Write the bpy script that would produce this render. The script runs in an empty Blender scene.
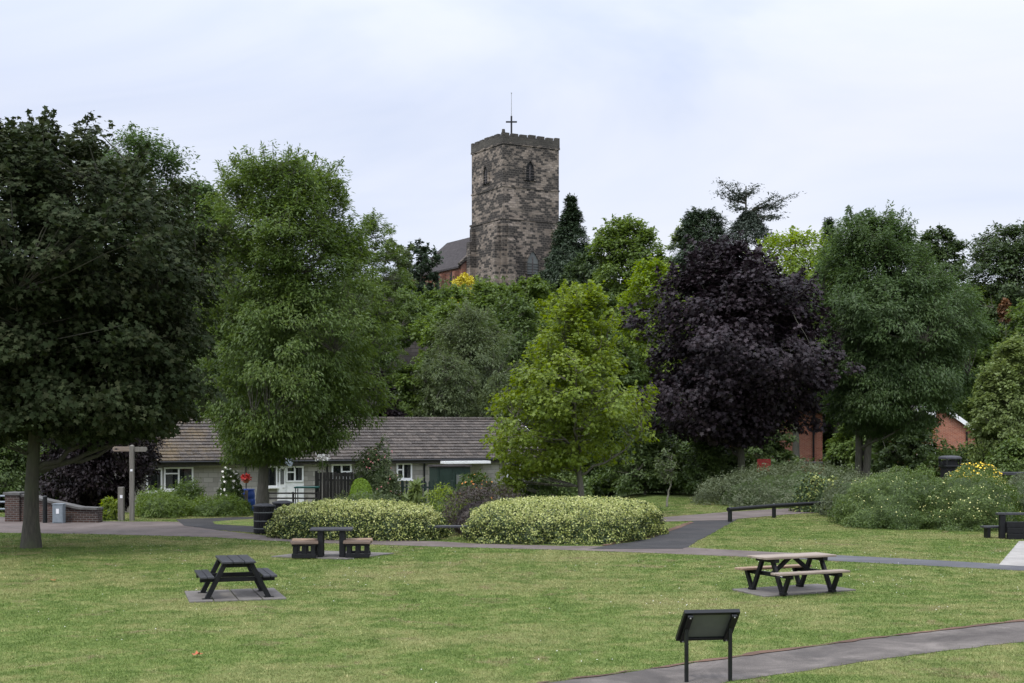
import bpy, math, random
import numpy as np
from mathutils import Vector, noise as mnoise

scene = bpy.context.scene
COL = scene.collection
F, HC, HY = 1400.0, 3.2, 430.0           # focal length in photo pixels, eye height, horizon row

# ---------------------------------------------------------------- camera, sky, sun, exposure
cam_d = bpy.data.cameras.new('camera')
cam_d.sensor_width = 36.0
cam_d.lens = 36.0 * F / 1024.0
cam_d.shift_y = (HY - 341.5) / 1024.0
cam_d.clip_end = 3000
cam = bpy.data.objects.new('camera', cam_d)
COL.objects.link(cam)
cam.location = (0, 0, HC)
cam.rotation_euler = (math.radians(90), 0, 0)
scene.camera = cam

SUN_EL, SUN_AZ = 60.0, 215.0             # azimuth clockwise from +Y
world = bpy.data.worlds.new('World')
scene.world = world
world.use_nodes = True
nt = world.node_tree
nt.nodes.clear()
def wn(t): return nt.nodes.new(t)
out = wn('ShaderNodeOutputWorld')
sky = wn('ShaderNodeTexSky'); sky.sky_type = 'NISHITA'; sky.sun_disc = False
sky.sun_elevation = math.radians(SUN_EL); sky.sun_rotation = math.radians(SUN_AZ)
bg1 = wn('ShaderNodeBackground'); bg1.inputs['Strength'].default_value = 0.1
nt.links.new(sky.outputs[0], bg1.inputs[0])
tc = wn('ShaderNodeTexCoord')
sep = wn('ShaderNodeSeparateXYZ'); nt.links.new(tc.outputs['Generated'], sep.inputs[0])
mp = wn('ShaderNodeMapping'); mp.inputs['Scale'].default_value = (1.4, 1.4, 4.6); mp.inputs['Rotation'].default_value = (0, 0, math.radians(29))
nt.links.new(tc.outputs['Generated'], mp.inputs[0])
n1 = wn('ShaderNodeTexNoise'); n1.inputs['Scale'].default_value = 1.5
n1.inputs['Detail'].default_value = 5; n1.inputs['Roughness'].default_value = 0.55
n1.inputs['Distortion'].default_value = 0.5
nt.links.new(mp.outputs[0], n1.inputs[0])
cr = wn('ShaderNodeValToRGB')
cr.color_ramp.elements[0].position = 0.32; cr.color_ramp.elements[0].color = (0.63, 0.70, 0.885, 1)
cr.color_ramp.elements[1].position = 0.66; cr.color_ramp.elements[1].color = (0.83, 0.855, 0.945, 1)
e = cr.color_ramp.elements.new(0.50); e.color = (0.76, 0.805, 0.935, 1)
nt.links.new(n1.outputs[0], cr.inputs[0])
# an overcast sky is brighter overhead than low down
zr = wn('ShaderNodeMapRange'); zr.inputs[1].default_value = 0.22; zr.inputs[2].default_value = 0.9
zr.inputs[3].default_value = 1.0; zr.inputs[4].default_value = 2.1
nt.links.new(sep.outputs[2], zr.inputs[0])
bg2 = wn('ShaderNodeBackground')
# glow added behind the camera on the sun's side, to fill camera-facing foliage
dp_ = wn('ShaderNodeVectorMath'); dp_.operation = 'DOT_PRODUCT'; nt.links.new(tc.outputs['Generated'], dp_.inputs[0])
_a, _e = math.radians(SUN_AZ), math.radians(30); dp_.inputs[1].default_value = (math.sin(_a) * math.cos(_e), math.cos(_a) * math.cos(_e), math.sin(_e))
gr = wn('ShaderNodeMapRange'); gr.inputs[1].default_value = -.1; gr.inputs[2].default_value = 1.0; gr.inputs[3].default_value = 1.0; gr.inputs[4].default_value = 1.9
nt.links.new(dp_.outputs['Value'], gr.inputs[0])
ml = wn('ShaderNodeMath'); ml.operation = 'MULTIPLY'; nt.links.new(zr.outputs[0], ml.inputs[0]); nt.links.new(gr.outputs[0], ml.inputs[1])
nt.links.new(cr.outputs[0], bg2.inputs[0]); nt.links.new(ml.outputs[0], bg2.inputs[1])
mx = wn('ShaderNodeMixShader'); mx.inputs[0].default_value = 0.9
nt.links.new(bg1.outputs[0], mx.inputs[1]); nt.links.new(bg2.outputs[0], mx.inputs[2])
nt.links.new(mx.outputs[0], out.inputs[0])

sun_d = bpy.data.lights.new('sun', 'SUN'); sun_d.energy = 1.5; sun_d.angle = math.radians(10)
sun_d.color = (1.0, 0.955, 0.88)
sun = bpy.data.objects.new('sun', sun_d); COL.objects.link(sun)
az, el = math.radians(SUN_AZ), math.radians(SUN_EL)
sdir = Vector((math.sin(az) * math.cos(el), math.cos(az) * math.cos(el), math.sin(el)))
sun.rotation_euler = (-sdir).to_track_quat('-Z', 'Y').to_euler()
sun.location = (-20, -20, 60)
vs = scene.view_settings
vs.view_transform = 'Standard'; vs.look = 'None'; vs.exposure = 0.18; vs.gamma = 1.0
vs.use_curve_mapping = False

# ---------------------------------------------------------------- measuring helpers
def gp(px, py, z=0.0):
    Y = F * (HC - z) / (py - HY)
    return ((px - 512) * Y / F, Y)
def wx(px, Y): return (px - 512) * Y / F
def wz(py, Y): return HC - (py - HY) * Y / F
def S(t):
    t = np.clip(t, 0, 1); return t * t * (3 - 2 * t)
def tz(x, y):
    x = np.asarray(x, float); y = np.asarray(y, float)
    hill = 18.0 * np.clip((y - 78) / 68.0, 0, 1) ** 2.2
    dip = -0.45 * S((y - 53) / 8.0) * (1 - S((y - 74) / 6.0)) * (1 - S((x - 4) / 3.0))
    bump = 0.85 * S((x - 13.0) / 2.2) * S((y - 46) / 3.0) * (1 - S((y - 53) / 4.0))
    return hill + dip + bump
def tzf(x, y): return float(tz(x, y))

# ---------------------------------------------------------------- objects
def link(o, parent=None):
    COL.objects.link(o)
    if parent is not None: o.parent = parent
    return o
def tag(o, label=None, cat=None, group=None, kind=None):
    if label: o['label'] = label
    if cat: o['category'] = cat
    if group: o['group'] = group
    if kind: o['kind'] = kind
    return o
def thing(name, label, cat, loc=(0, 0, 0), rz=0.0, group=None):
    o = bpy.data.objects.new(name, None)
    o.empty_display_size = 0.2
    o.location = loc; o.rotation_euler = (0, 0, rz)
    link(o)
    return tag(o, label, cat, group)
def np_mesh(name, V, faces_n, LI, mat, parent=None, smooth=False):
    """V (n,3); LI flat loop vertex indices; faces_n vertices per face (int or array)"""
    me = bpy.data.meshes.new(name)
    V = np.asarray(V, np.float32); LI = np.asarray(LI, np.int32).ravel()
    me.vertices.add(len(V)); me.vertices.foreach_set('co', V.ravel())
    if np.isscalar(faces_n): ft = np.full(len(LI) // faces_n, faces_n, np.int32)
    else: ft = np.asarray(faces_n, np.int32)
    ls = np.concatenate([[0], np.cumsum(ft)[:-1]]).astype(np.int32)
    me.loops.add(len(LI)); me.loops.foreach_set('vertex_index', LI)
    me.polygons.add(len(ft)); me.polygons.foreach_set('loop_start', ls)
    me.update(calc_edges=True)
    if smooth: me.polygons.foreach_set('use_smooth', np.ones(len(ft), bool))
    me.materials.append(mat)
    return link(bpy.data.objects.new(name, me), parent)

class MB:
    def __init__(s): s.v = []; s.f = []
    def add(s, vs, fs):
        b = len(s.v); s.v += [tuple(v) for v in vs]; s.f += [tuple(b + i for i in f) for f in fs]; return s
    def box(s, c, d, rz=0.0):
        x, y, z = d[0] / 2, d[1] / 2, d[2] / 2; ca, sa = math.cos(rz), math.sin(rz)
        vs = []
        for k in (-1, 1):
            for (i, j) in ((-1, -1), (1, -1), (1, 1), (-1, 1)):
                vs.append((c[0] + i * x * ca - j * y * sa, c[1] + i * x * sa + j * y * ca, c[2] + k * z))
        return s.add(vs, [(3, 2, 1, 0), (4, 5, 6, 7), (0, 1, 5, 4), (1, 2, 6, 5), (2, 3, 7, 6), (3, 0, 4, 7)])
    def b2(s, a, b): return s.box([(a[i] + b[i]) / 2 for i in range(3)], [abs(b[i] - a[i]) for i in range(3)])
    def bar(s, p0, p1, w, h, up=(0, 0, 1)):
        p0, p1 = Vector(p0), Vector(p1); d = (p1 - p0).normalized(); u = Vector(up)
        if abs(d.dot(u)) > 0.98: u = Vector((0, 1, 0))
        a = d.cross(u).normalized(); b = a.cross(d).normalized()
        vs = []
        for p in (p0, p1):
            for (i, j) in ((-1, -1), (1, -1), (1, 1), (-1, 1)): vs.append(p + a * (i * w / 2) + b * (j * h / 2))
        return s.add(vs, [(3, 2, 1, 0), (4, 5, 6, 7), (0, 1, 5, 4), (1, 2, 6, 5), (2, 3, 7, 6), (3, 0, 4, 7)])
    def cyl(s, p0, p1, r0, r1=None, n=12):
        if r1 is None: r1 = r0
        p0, p1 = Vector(p0), Vector(p1); d = (p1 - p0).normalized()
        u = Vector((0, 0, 1)) if abs(d.z) < 0.95 else Vector((1, 0, 0))
        a = d.cross(u).normalized(); b = d.cross(a).normalized(); vs = []
        for p, r in ((p0, r0), (p1, r1)):
            for i in range(n):
                t = 2 * math.pi * i / n; vs.append(p + a * (math.cos(t) * r) + b * (math.sin(t) * r))
        fs = [(i, (i + 1) % n, n + (i + 1) % n, n + i) for i in range(n)]
        fs += [tuple(range(n))[::-1], tuple(range(n, 2 * n))]
        return s.add(vs, fs)
    def prism(s, poly, z0, z1):
        n = len(poly); vs = [(p[0], p[1], z0) for p in poly] + [(p[0], p[1], z1) for p in poly]
        fs = [tuple(range(n))[::-1], tuple(range(n, 2 * n))] + [(i, (i + 1) % n, n + (i + 1) % n, n + i) for i in range(n)]
        return s.add(vs, fs)
    def build(s, name, mat, parent=None, bevel=0.0, smooth=False):
        me = bpy.data.meshes.new(name); me.from_pydata([tuple(v) for v in s.v], [], s.f); me.update()
        me.materials.append(mat)
        if smooth:
            for p in me.polygons: p.use_smooth = True
        o = link(bpy.data.objects.new(name, me), parent)
        import bmesh
        bm = bmesh.new(); bm.from_mesh(me); bmesh.ops.recalc_face_normals(bm, faces=bm.faces); bm.to_mesh(me); bm.free()
        if bevel:
            m = o.modifiers.new('edge', 'BEVEL'); m.width = bevel; m.segments = 2; m.limit_method = 'ANGLE'
        return o

# ---------------------------------------------------------------- materials
def new_mat(name):
    m = bpy.data.materials.new(name); m.use_nodes = True
    t = m.node_tree; b = t.nodes['Principled BSDF']
    return m, t, b
def N(t, ty, **kw):
    n = t.nodes.new(ty)
    for k, v in kw.items(): setattr(n, k, v)
    return n
def noise(t, scale, detail=4, rough=0.55, vec=None, dist=0.0):
    n = N(t, 'ShaderNodeTexNoise'); n.inputs['Scale'].default_value = scale
    n.inputs['Detail'].default_value = detail; n.inputs['Roughness'].default_value = rough
    n.inputs['Distortion'].default_value = dist
    if vec is not None: t.links.new(vec, n.inputs['Vector'])
    return n
def ramp(t, fac, stops):
    r = N(t, 'ShaderNodeValToRGB'); els = r.color_ramp.elements
    while len(els) < len(stops): els.new(0.5)
    for e, (p, c) in zip(els, stops): e.position = p; e.color = (*c, 1)
    if fac is not None: t.links.new(fac, r.inputs[0])
    return r
def mixc(t, fac, a, b, mode='MIX'):
    m = N(t, 'ShaderNodeMix', data_type='RGBA', blend_type=mode)
    def put(v, sock):
        if isinstance(v, (tuple, list)): sock.default_value = (*v, 1)
        elif isinstance(v, (int, float)): sock.default_value = v
        else: t.links.new(v, sock)
    put(fac, m.inputs[0]); put(a, m.inputs[6]); put(b, m.inputs[7])
    return m.outputs[2]
def math_n(t, op, a, b=0.0, clamp=False):
    m = N(t, 'ShaderNodeMath', operation=op); m.use_clamp = clamp
    for i, v in enumerate((a, b)):
        if isinstance(v, (int, float)): m.inputs[i].default_value = v
        else: t.links.new(v, m.inputs[i])
    return m.outputs[0]
def bump(t, b, h, strength=0.3, dist=0.02):
    n = N(t, 'ShaderNodeBump'); n.inputs['Strength'].default_value = strength; n.inputs['Distance'].default_value = dist
    t.links.new(h, n.inputs['Height']); t.links.new(n.outputs[0], b.inputs['Normal'])
def objco(t): return N(t, 'ShaderNodeTexCoord').outputs['Object']
def wpos(t): return N(t, 'ShaderNodeNewGeometry').outputs['Position']

def plain(name, stops, scale=8, rough=0.6, metal=0.0, bmp=0.15, spec=0.4, detail=5):
    m, t, b = new_mat(name); co = objco(t); n = noise(t, scale, detail, 0.6, co)
    r = ramp(t, n.outputs[0], [(0.3, stops[0]), (0.7, stops[-1])] if len(stops) == 2 else [(0.28, stops[0]), (0.5, stops[1]), (0.72, stops[2])])
    t.links.new(r.outputs[0], b.inputs['Base Color']); b.inputs['Roughness'].default_value = rough
    b.inputs['Metallic'].default_value = metal; b.inputs['Specular IOR Level'].default_value = spec
    if bmp: bump(t, b, noise(t, scale * 6, 3, 0.6, co).outputs[0], bmp, 0.01)
    return m

def leafmat(name, stops, trans=0.28, rough=0.5, spec=0.35, big=0.25):
    """per-leaf colour by island, drifting slowly through the plant"""
    m, t, b = new_mat(name); g = N(t, 'ShaderNodeNewGeometry')
    n = noise(t, 0.55, 3, 0.5, g.outputs['Position'])
    f = math_n(t, 'ADD', math_n(t, 'MULTIPLY', g.outputs['Random Per Island'], 1 - big),
               math_n(t, 'MULTIPLY', math_n(t, 'SUBTRACT', math_n(t, 'MULTIPLY', n.outputs[0], 2.4), 0.7), big))
    r = ramp(t, f, stops)
    t.links.new(r.outputs[0], b.inputs['Base Color']); b.inputs['Roughness'].default_value = rough
    b.inputs['Specular IOR Level'].default_value = spec
    tr = N(t, 'ShaderNodeBsdfTranslucent')
    hs = N(t, 'ShaderNodeHueSaturation'); hs.inputs['Value'].default_value = 1.35; hs.inputs['Saturation'].default_value = 1.15
    hs.inputs['Hue'].default_value = 0.49
    t.links.new(r.outputs[0], hs.inputs['Color']); t.links.new(hs.outputs[0], tr.inputs[0])
    mx = N(t, 'ShaderNodeMixShader'); mx.inputs[0].default_value = trans
    t.links.new(b.outputs[0], mx.inputs[1]); t.links.new(tr.outputs[0], mx.inputs[2])
    t.links.new(mx.outputs[0], t.nodes['Material Output'].inputs[0])
    return m

M = {}
def greens(name, a, b, c, **k): M[name] = leafmat(name, [(0.0, a), (0.5, b), (1.0, c)], **k)
greens('leaf_darkmaple', (.018, .028, .010), (.029, .041, .015), (.053, .058, .027), trans=.2, rough=.7, spec=.12)
greens('leaf_purple', (.011, .0078, .0095), (.019, .0125, .0155), (.040, .026, .031), trans=.16, rough=.55, spec=.25, big=.4)
greens('leaf_copper', (.009, .006, .007), (.014, .009, .010), (.024, .015, .016), trans=.1, spec=.2)
greens('leaf_ash', (.053, .090, .019), (.088, .137, .029), (.144, .190, .048), trans=.4, big=.4)
greens('leaf_ash_deep', (.041, .074, .022), (.066, .108, .034), (.104, .150, .054), trans=.4, big=.4)
greens('leaf_light', (.095, .145, .018), (.150, .205, .026), (.225, .280, .042), trans=.42, big=.4)
greens('leaf_lime', (.105, .165, .018), (.155, .22, .025), (.21, .28, .038), trans=.42, big=.4)
greens('leaf_mid', (.065, .105, .020), (.100, .152, .030), (.150, .205, .046), trans=.4, big=.4)
greens('leaf_dark', (.042, .070, .017), (.066, .104, .026), (.105, .148, .040), trans=.38, big=.4)
greens('leaf_oak', (.030, .050, .016), (.046, .074, .022), (.074, .104, .034), trans=.3, big=.4)
greens('leaf_conifer', (.020, .036, .016), (.030, .050, .022), (.046, .070, .032), trans=.15)
greens('leaf_cedar', (.036, .050, .036), (.052, .068, .048), (.075, .092, .066), trans=.08)
greens('leaf_grey', (.064, .090, .034), (.094, .125, .048), (.135, .165, .068), trans=.38, big=.4)
greens('leaf_pale', (.10, .14, .04), (.15, .195, .06), (.20, .24, .085), trans=.4, big=.4)
greens('leaf_cotoneaster', (.064, .082, .038), (.096, .118, .056), (.145, .162, .088), trans=.3, big=.4)
greens('leaf_bush', (.044, .076, .017), (.082, .126, .028), (.140, .182, .046), trans=.3, big=.45)
greens('leaf_topiary', (.10, .18, .012), (.145, .235, .018), (.19, .285, .03))
greens('leaf_brown', (.030, .026, .020), (.050, .040, .030), (.080, .060, .048))
greens('leaf_orange', (.07, .045, .02), (.14, .068, .03), (.18, .10, .045))
greens('leaf_yellow', (.42, .36, .02), (.50, .43, .03), (.55, .48, .05), big=.1)
M['leaf_variegated'] = leafmat('leaf_variegated', [(0.0, (.016, .030, .009)), (.54, (.036, .062, .015)), (.62, (.20, .25, .055)), (.75, (.38, .42, .12)), (1.0, (.52, .53, .20))], big=.12, trans=.18)
M['leaf_lit_shoot'] = leafmat('leaf_lit_shoot', [(0.0, (.15, .20, .045)), (.4, (.37, .40, .14)), (1.0, (.58, .58, .27))], big=.2, trans=.3)  # cream new growth, with sky light on hedge tops worked into the colour
M['leaf_flecked'] = leafmat('leaf_flecked', [(0.0, (.036, .062, .020)), (.62, (.062, .10, .03)), (.78, (.22, .25, .06)), (1.0, (.42, .42, .13))], big=.3, trans=.2)
M['flower_yellow'] = plain('flower_yellow', [(.62, .40, .02), (.75, .52, .03)], rough=.6, bmp=0)
M['flower_lemon'] = plain('flower_lemon', [(.52, .50, .17), (.64, .60, .27)], rough=.6, bmp=0)
M['flower_white'] = plain('flower_white', [(.70, .68, .60), (.8, .78, .72)], rough=.6, bmp=0)
M['flower_orange'] = plain('flower_orange', [(.5, .17, .03), (.6, .25, .05)], rough=.6, bmp=0)
M['flower_pink'] = plain('flower_pink', [(.5, .12, .14), (.6, .28, .25)], rough=.6, bmp=0)

def bark(name, a, b, moss=0.0):
    m, t, bs = new_mat(name); co = objco(t)
    mp = N(t, 'ShaderNodeMapping'); mp.inputs['Scale'].default_value = (9, 9, 1.6); t.links.new(co, mp.inputs[0])
    n = noise(t, 2.0, 6, 0.65, mp.outputs[0]); r = ramp(t, n.outputs[0], [(.3, a), (.7, b)])
    n2 = noise(t, 1.4, 3, .5, co)
    c = mixc(t, math_n(t, 'MULTIPLY', ramp(t, n2.outputs[0], [(.45, (0, 0, 0)), (.65, (1, 1, 1))]).outputs[0], moss), r.outputs[0], (.06, .075, .03))
    t.links.new(c, bs.inputs['Base Color']); bs.inputs['Roughness'].default_value = .9
    bump(t, bs, n.outputs[0], .7, .03); return m
M['bark_dark'] = bark('bark_dark', (.030, .027, .020), (.070, .062, .046), .4)
M['bark_grey'] = bark('bark_grey', (.060, .055, .042), (.130, .118, .092), .35)
M['bark_pale'] = bark('bark_pale', (.12, .11, .085), (.22, .205, .165), .2)

M['black_plastic'] = plain('black_plastic', [(.0035, .0035, .004), (.009, .009, .010)], 14, .5, bmp=.25, spec=.25)
M['dark_board'] = plain('dark_board', [(.014, .014, .017), (.034, .034, .040)], 10, .45, bmp=.3, spec=.5)
M['black_paint'] = plain('black_paint', [(.003, .0035, .0035), (.007, .008, .008)], 12, .4, bmp=.1, spec=.35)
M['panel_grey'] = plain('panel_grey', [(.10, .108, .10), (.13, .138, .128)], 4, .55, bmp=.08)
M['galv'] = plain('galv', [(.25, .25, .25), (.4, .4, .4)], 30, .4, .6)
M['white_paint'] = plain('white_paint', [(.72, .72, .71), (.82, .82, .81)], 5, .4, bmp=.03)
M['white_label'] = plain('white_label', [(.7, .7, .7), (.8, .8, .8)], 5, .5, bmp=0)
M['dark_void'] = plain('dark_void', [(.006, .006, .006), (.012, .012, .012)], 5, .8, bmp=0)
M['blue_plastic'] = plain('blue_plastic', [(.015, .06, .30), (.03, .09, .38)], 6, .4)
M['red_paint'] = plain('red_paint', [(.42, .02, .015), (.52, .035, .025)], 4, .4, bmp=.05)
M['green_paint'] = plain('green_paint', [(.007, .020, .014), (.014, .032, .023)], 6, .5)
M['teal_canvas'] = plain('teal_canvas', [(.015, .11, .085), (.03, .15, .12)], 6, .6)
M['terracotta'] = plain('terracotta', [(.30, .075, .03), (.42, .13, .055)], 8, .8)
M['grey_metal'] = plain('grey_metal', [(.16, .19, .21), (.22, .25, .27)], 8, .5)
M['curtain'] = plain('curtain', [(.30, .30, .29), (.5, .5, .48)], 9, .9, bmp=0)
M['slate'] = plain('slate', [(.030, .026, .026), (.065, .058, .056)], 3, .85, bmp=.4, spec=.12)
M['old_wood'] = None
def wood(name, a, b, c, axis=0):
    m, t, bs = new_mat(name); co = objco(t)
    mp = N(t, 'ShaderNodeMapping'); sc = [26, 26, 26]; sc[axis] = 1.6; mp.inputs['Scale'].default_value = sc
    t.links.new(co, mp.inputs[0]); n = noise(t, 1.0, 6, .65, mp.outputs[0]); g = N(t, 'ShaderNodeNewGeometry')
    f = math_n(t, 'ADD', math_n(t, 'MULTIPLY', n.outputs[0], .75), math_n(t, 'MULTIPLY', g.outputs['Random Per Island'], .25))
    r = ramp(t, f, [(.3, a), (.5, b), (.75, c)]); t.links.new(r.outputs[0], bs.inputs['Base Color'])
    bs.inputs['Roughness'].default_value = .75; bump(t, bs, n.outputs[0], .4, .01); return m
M['old_wood'] = wood('old_wood', (.13, .098, .072), (.235, .188, .145), (.35, .30, .25))
M['brown_wood'] = wood('brown_wood', (.13, .08, .05), (.24, .16, .10), (.35, .25, .17))
M['post_wood'] = wood('post_wood', (.095, .087, .072), (.16, .148, .124), (.22, .204, .175), 2)
M['fence_wood'] = wood('fence_wood', (.022, .02, .018), (.045, .040, .035), (.085, .075, .068), 2)
M['log_end'] = wood('log_end', (.05, .032, .023), (.10, .066, .043), (.18, .125, .08))

def glass():
    m, t, b = new_mat('window_glass'); b.inputs['Base Color'].default_value = (.02, .023, .025, 1)
    b.inputs['Roughness'].default_value = .06; b.inputs['Specular IOR Level'].default_value = .6
    tr = N(t, 'ShaderNodeBsdfTransparent'); mx = N(t, 'ShaderNodeMixShader'); mx.inputs[0].default_value = .62
    n = noise(t, 3, 2, .5, objco(t)); bump(t, b, n.outputs[0], .05, .02)
    t.links.new(b.outputs[0], mx.inputs[1]); t.links.new(tr.outputs[0], mx.inputs[2])
    t.links.new(mx.outputs[0], t.nodes['Material Output'].inputs[0]); return m
M['glass'] = glass()

def masonry(name, bw, bh, mortar, stops, mort_col, soot=0.0, soot_scale=.25, msize=.012, sootcol=(.020, .019, .018), island=False):
    """coursed blocks: a random tone per block, and weathering in patches of its own"""
    m, t, bs = new_mat(name); co = objco(t); sp = N(t, 'ShaderNodeSeparateXYZ'); t.links.new(co, sp.inputs[0])
    cb = N(t, 'ShaderNodeCombineXYZ'); t.links.new(math_n(t, 'ADD', sp.outputs[0], sp.outputs[1]), cb.inputs[0]); t.links.new(sp.outputs[2], cb.inputs[1])
    br = N(t, 'ShaderNodeTexBrick'); t.links.new(cb.outputs[0], br.inputs['Vector'])
    br.inputs['Color1'].default_value = (0, 0, 0, 1); br.inputs['Color2'].default_value = (1, 1, 1, 1)
    br.inputs['Mortar'].default_value = (.5, .5, .5, 1); br.inputs['Scale'].default_value = 1.0
    br.inputs['Mortar Size'].default_value = msize; br.inputs['Brick Width'].default_value = bw; br.inputs['Row Height'].default_value = bh
    br.inputs['Mortar Smooth'].default_value = .2
    fine = noise(t, 9, 4, .6, co)
    f = math_n(t, 'ADD', math_n(t, 'MULTIPLY', br.outputs['Color'], .72), math_n(t, 'MULTIPLY', fine.outputs[0], .28))
    c = ramp(t, f, stops).outputs[0]
    if soot:
        mpp = N(t, 'ShaderNodeMapping'); mpp.inputs['Scale'].default_value = (1, 1, 2.4); t.links.new(co, mpp.inputs[0]); nb = noise(t, soot_scale, 6, .68, mpp.outputs[0])
        s = math_n(t, 'ADD', math_n(t, 'MULTIPLY', nb.outputs[0], 1.5), math_n(t, 'MULTIPLY', br.outputs['Color'], .38))
        sr = ramp(t, s, [(.82, (0, 0, 0)), (.96, (1, 1, 1))])
        c = mixc(t, math_n(t, 'MULTIPLY', sr.outputs[0], soot), c, sootcol)
    c = mixc(t, br.outputs['Fac'], c, mort_col)
    t.links.new(c, bs.inputs['Base Color']); bs.inputs['Roughness'].default_value = .9; bs.inputs['Specular IOR Level'].default_value = .2
    h = math_n(t, 'SUBTRACT', math_n(t, 'MULTIPLY', fine.outputs[0], .5), br.outputs['Fac'])
    bump(t, bs, h, .6, .03); return m
M['tower_stone'] = masonry('tower_stone', .46, .25, .02, [(.1, (.140, .113, .089)), (.45, (.255, .208, .165)), (.9, (.43, .355, .29))], (.13, .115, .095), soot=.93, soot_scale=.26, msize=.018)
M['parapet_stone'] = masonry('parapet_stone', .46, .25, .02, [(.1, (.050, .046, .038)), (.5, (.092, .083, .068)), (.9, (.16, .143, .117))], (.06, .055, .045), soot=.6, msize=.018)
M['nave_stone'] = masonry('nave_stone', .5, .25, .02, [(.1, (.17, .075, .05)), (.5, (.25, .11, .07)), (.9, (.33, .16, .11))], (.15, .10, .08), soot=.5, msize=.02)
M['wall_stone'] = masonry('wall_stone', .7, .32, .02, [(.1, (.07, .06, .055)), (.5, (.12, .105, .10)), (.9, (.19, .165, .155))], (.06, .055, .05), soot=.4, msize=.025)
M['red_brick'] = masonry('red_brick', .225, .075, .01, [(.1, (.26, .075, .04)), (.5, (.36, .115, .06)), (.9, (.45, .17, .09))], (.33, .25, .20), soot=.15, msize=.01)
M['old_brick'] = masonry('old_brick', .225, .075, .01, [(.1, (.055, .033, .027)), (.5, (.10, .055, .042)), (.9, (.17, .085, .06))], (.12, .11, .10), soot=.7, msize=.012)
M['pale_brick'] = masonry('pale_brick', .44, .215, .01, [(.1, (.25, .235, .21)), (.5, (.32, .30, .27)), (.9, (.38, .36, .325))], (.22, .21, .19), msize=.010)
M['coping'] = plain('coping', [(.065, .062, .057), (.13, .126, .118)], 5, .85, bmp=.4)

def roofmat():
    m, t, bs = new_mat('roof_tile'); co = objco(t); g = N(t, 'ShaderNodeNewGeometry'); sp = N(t, 'ShaderNodeSeparateXYZ'); t.links.new(co, sp.inputs[0])
    n = noise(t, 1.2, 5, .65, co)
    f = math_n(t, 'ADD', math_n(t, 'MULTIPLY', g.outputs['Random Per Island'], .6), math_n(t, 'MULTIPLY', n.outputs[0], .4))
    c = ramp(t, f, [(.15, (.028, .021, .016)), (.5, (.046, .036, .028)), (.85, (.078, .062, .049))]).outputs[0]
    # moss and lichen grow on the older left end of the roof
    n2 = noise(t, .9, 5, .7, co); n3 = noise(t, 16, 3, .6, co)
    left = math_n(t, 'SUBTRACT', 1.0, math_n(t, 'DIVIDE', sp.outputs[0], 8.5), True)
    ms = math_n(t, 'ADD', math_n(t, 'MULTIPLY', n2.outputs[0], .75), math_n(t, 'MULTIPLY', left, .33))
    mr = ramp(t, ms, [(.52, (0, 0, 0)), (.68, (1, 1, 1))])
    mc = ramp(t, n3.outputs[0], [(.35, (.045, .045, .018)), (.55, (.12, .070, .020)), (.75, (.085, .080, .036))])
    c = mixc(t, math_n(t, 'MULTIPLY', mr.outputs[0], .75), c, mc.outputs[0])
    li = ramp(t, noise(t, 22, 4, .7, co).outputs[0], [(.58, (0, 0, 0)), (.66, (1, 1, 1))])
    c = mixc(t, math_n(t, 'MULTIPLY', li.outputs[0], .75), c, (.34, .33, .29))
    t.links.new(c, bs.inputs['Base Color']); bs.inputs['Roughness'].default_value = .85
    bump(t, bs, n3.outputs[0], .4, .02); return m
M['roof_tile'] = roofmat()

def turf_col(t, pos):
    a = noise(t, .22, 4, .6, pos); b = noise(t, 1.7, 5, .65, pos, .4); c = noise(t, 9, 4, .7, pos)
    g = ramp(t, b.outputs[0], [(.36, (.068, .118, .018)), (.50, (.102, .158, .030)), (.63, (.160, .196, .054))]).outputs[0]
    dry = math_n(t, 'ADD', math_n(t, 'MULTIPLY', a.outputs[0], .75), math_n(t, 'MULTIPLY', b.outputs[0], .38))
    dr = ramp(t, dry, [(.52, (0, 0, 0)), (.65, (1, 1, 1))])
    g = mixc(t, math_n(t, 'MULTIPLY', dr.outputs[0], .58), g, (.265, .245, .105))
    sp = ramp(t, noise(t, .8, 5, .75, pos, .8).outputs[0], [(.565, (0, 0, 0)), (.66, (1, 1, 1))])
    g = mixc(t, math_n(t, 'MULTIPLY', sp.outputs[0], .65), g, (.225, .165, .098))
    return g, c
def lawn():
    m, t, bs = new_mat('turf'); pos = wpos(t); g, c = turf_col(t, pos)
    g = mixc(t, .45, g, ramp(t, c.outputs[0], [(.35, (.045, .060, .018)), (.62, (.17, .19, .07))]).outputs[0])
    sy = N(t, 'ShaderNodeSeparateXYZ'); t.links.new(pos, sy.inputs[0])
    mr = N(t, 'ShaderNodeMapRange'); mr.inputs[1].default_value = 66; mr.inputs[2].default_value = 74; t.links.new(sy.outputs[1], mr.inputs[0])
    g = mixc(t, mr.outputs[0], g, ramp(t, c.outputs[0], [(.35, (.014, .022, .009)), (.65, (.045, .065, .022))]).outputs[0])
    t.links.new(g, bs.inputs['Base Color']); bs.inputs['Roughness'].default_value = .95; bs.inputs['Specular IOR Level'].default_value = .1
    bump(t, bs, c.outputs[0], .6, .03); return m
M['turf'] = lawn()
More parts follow.
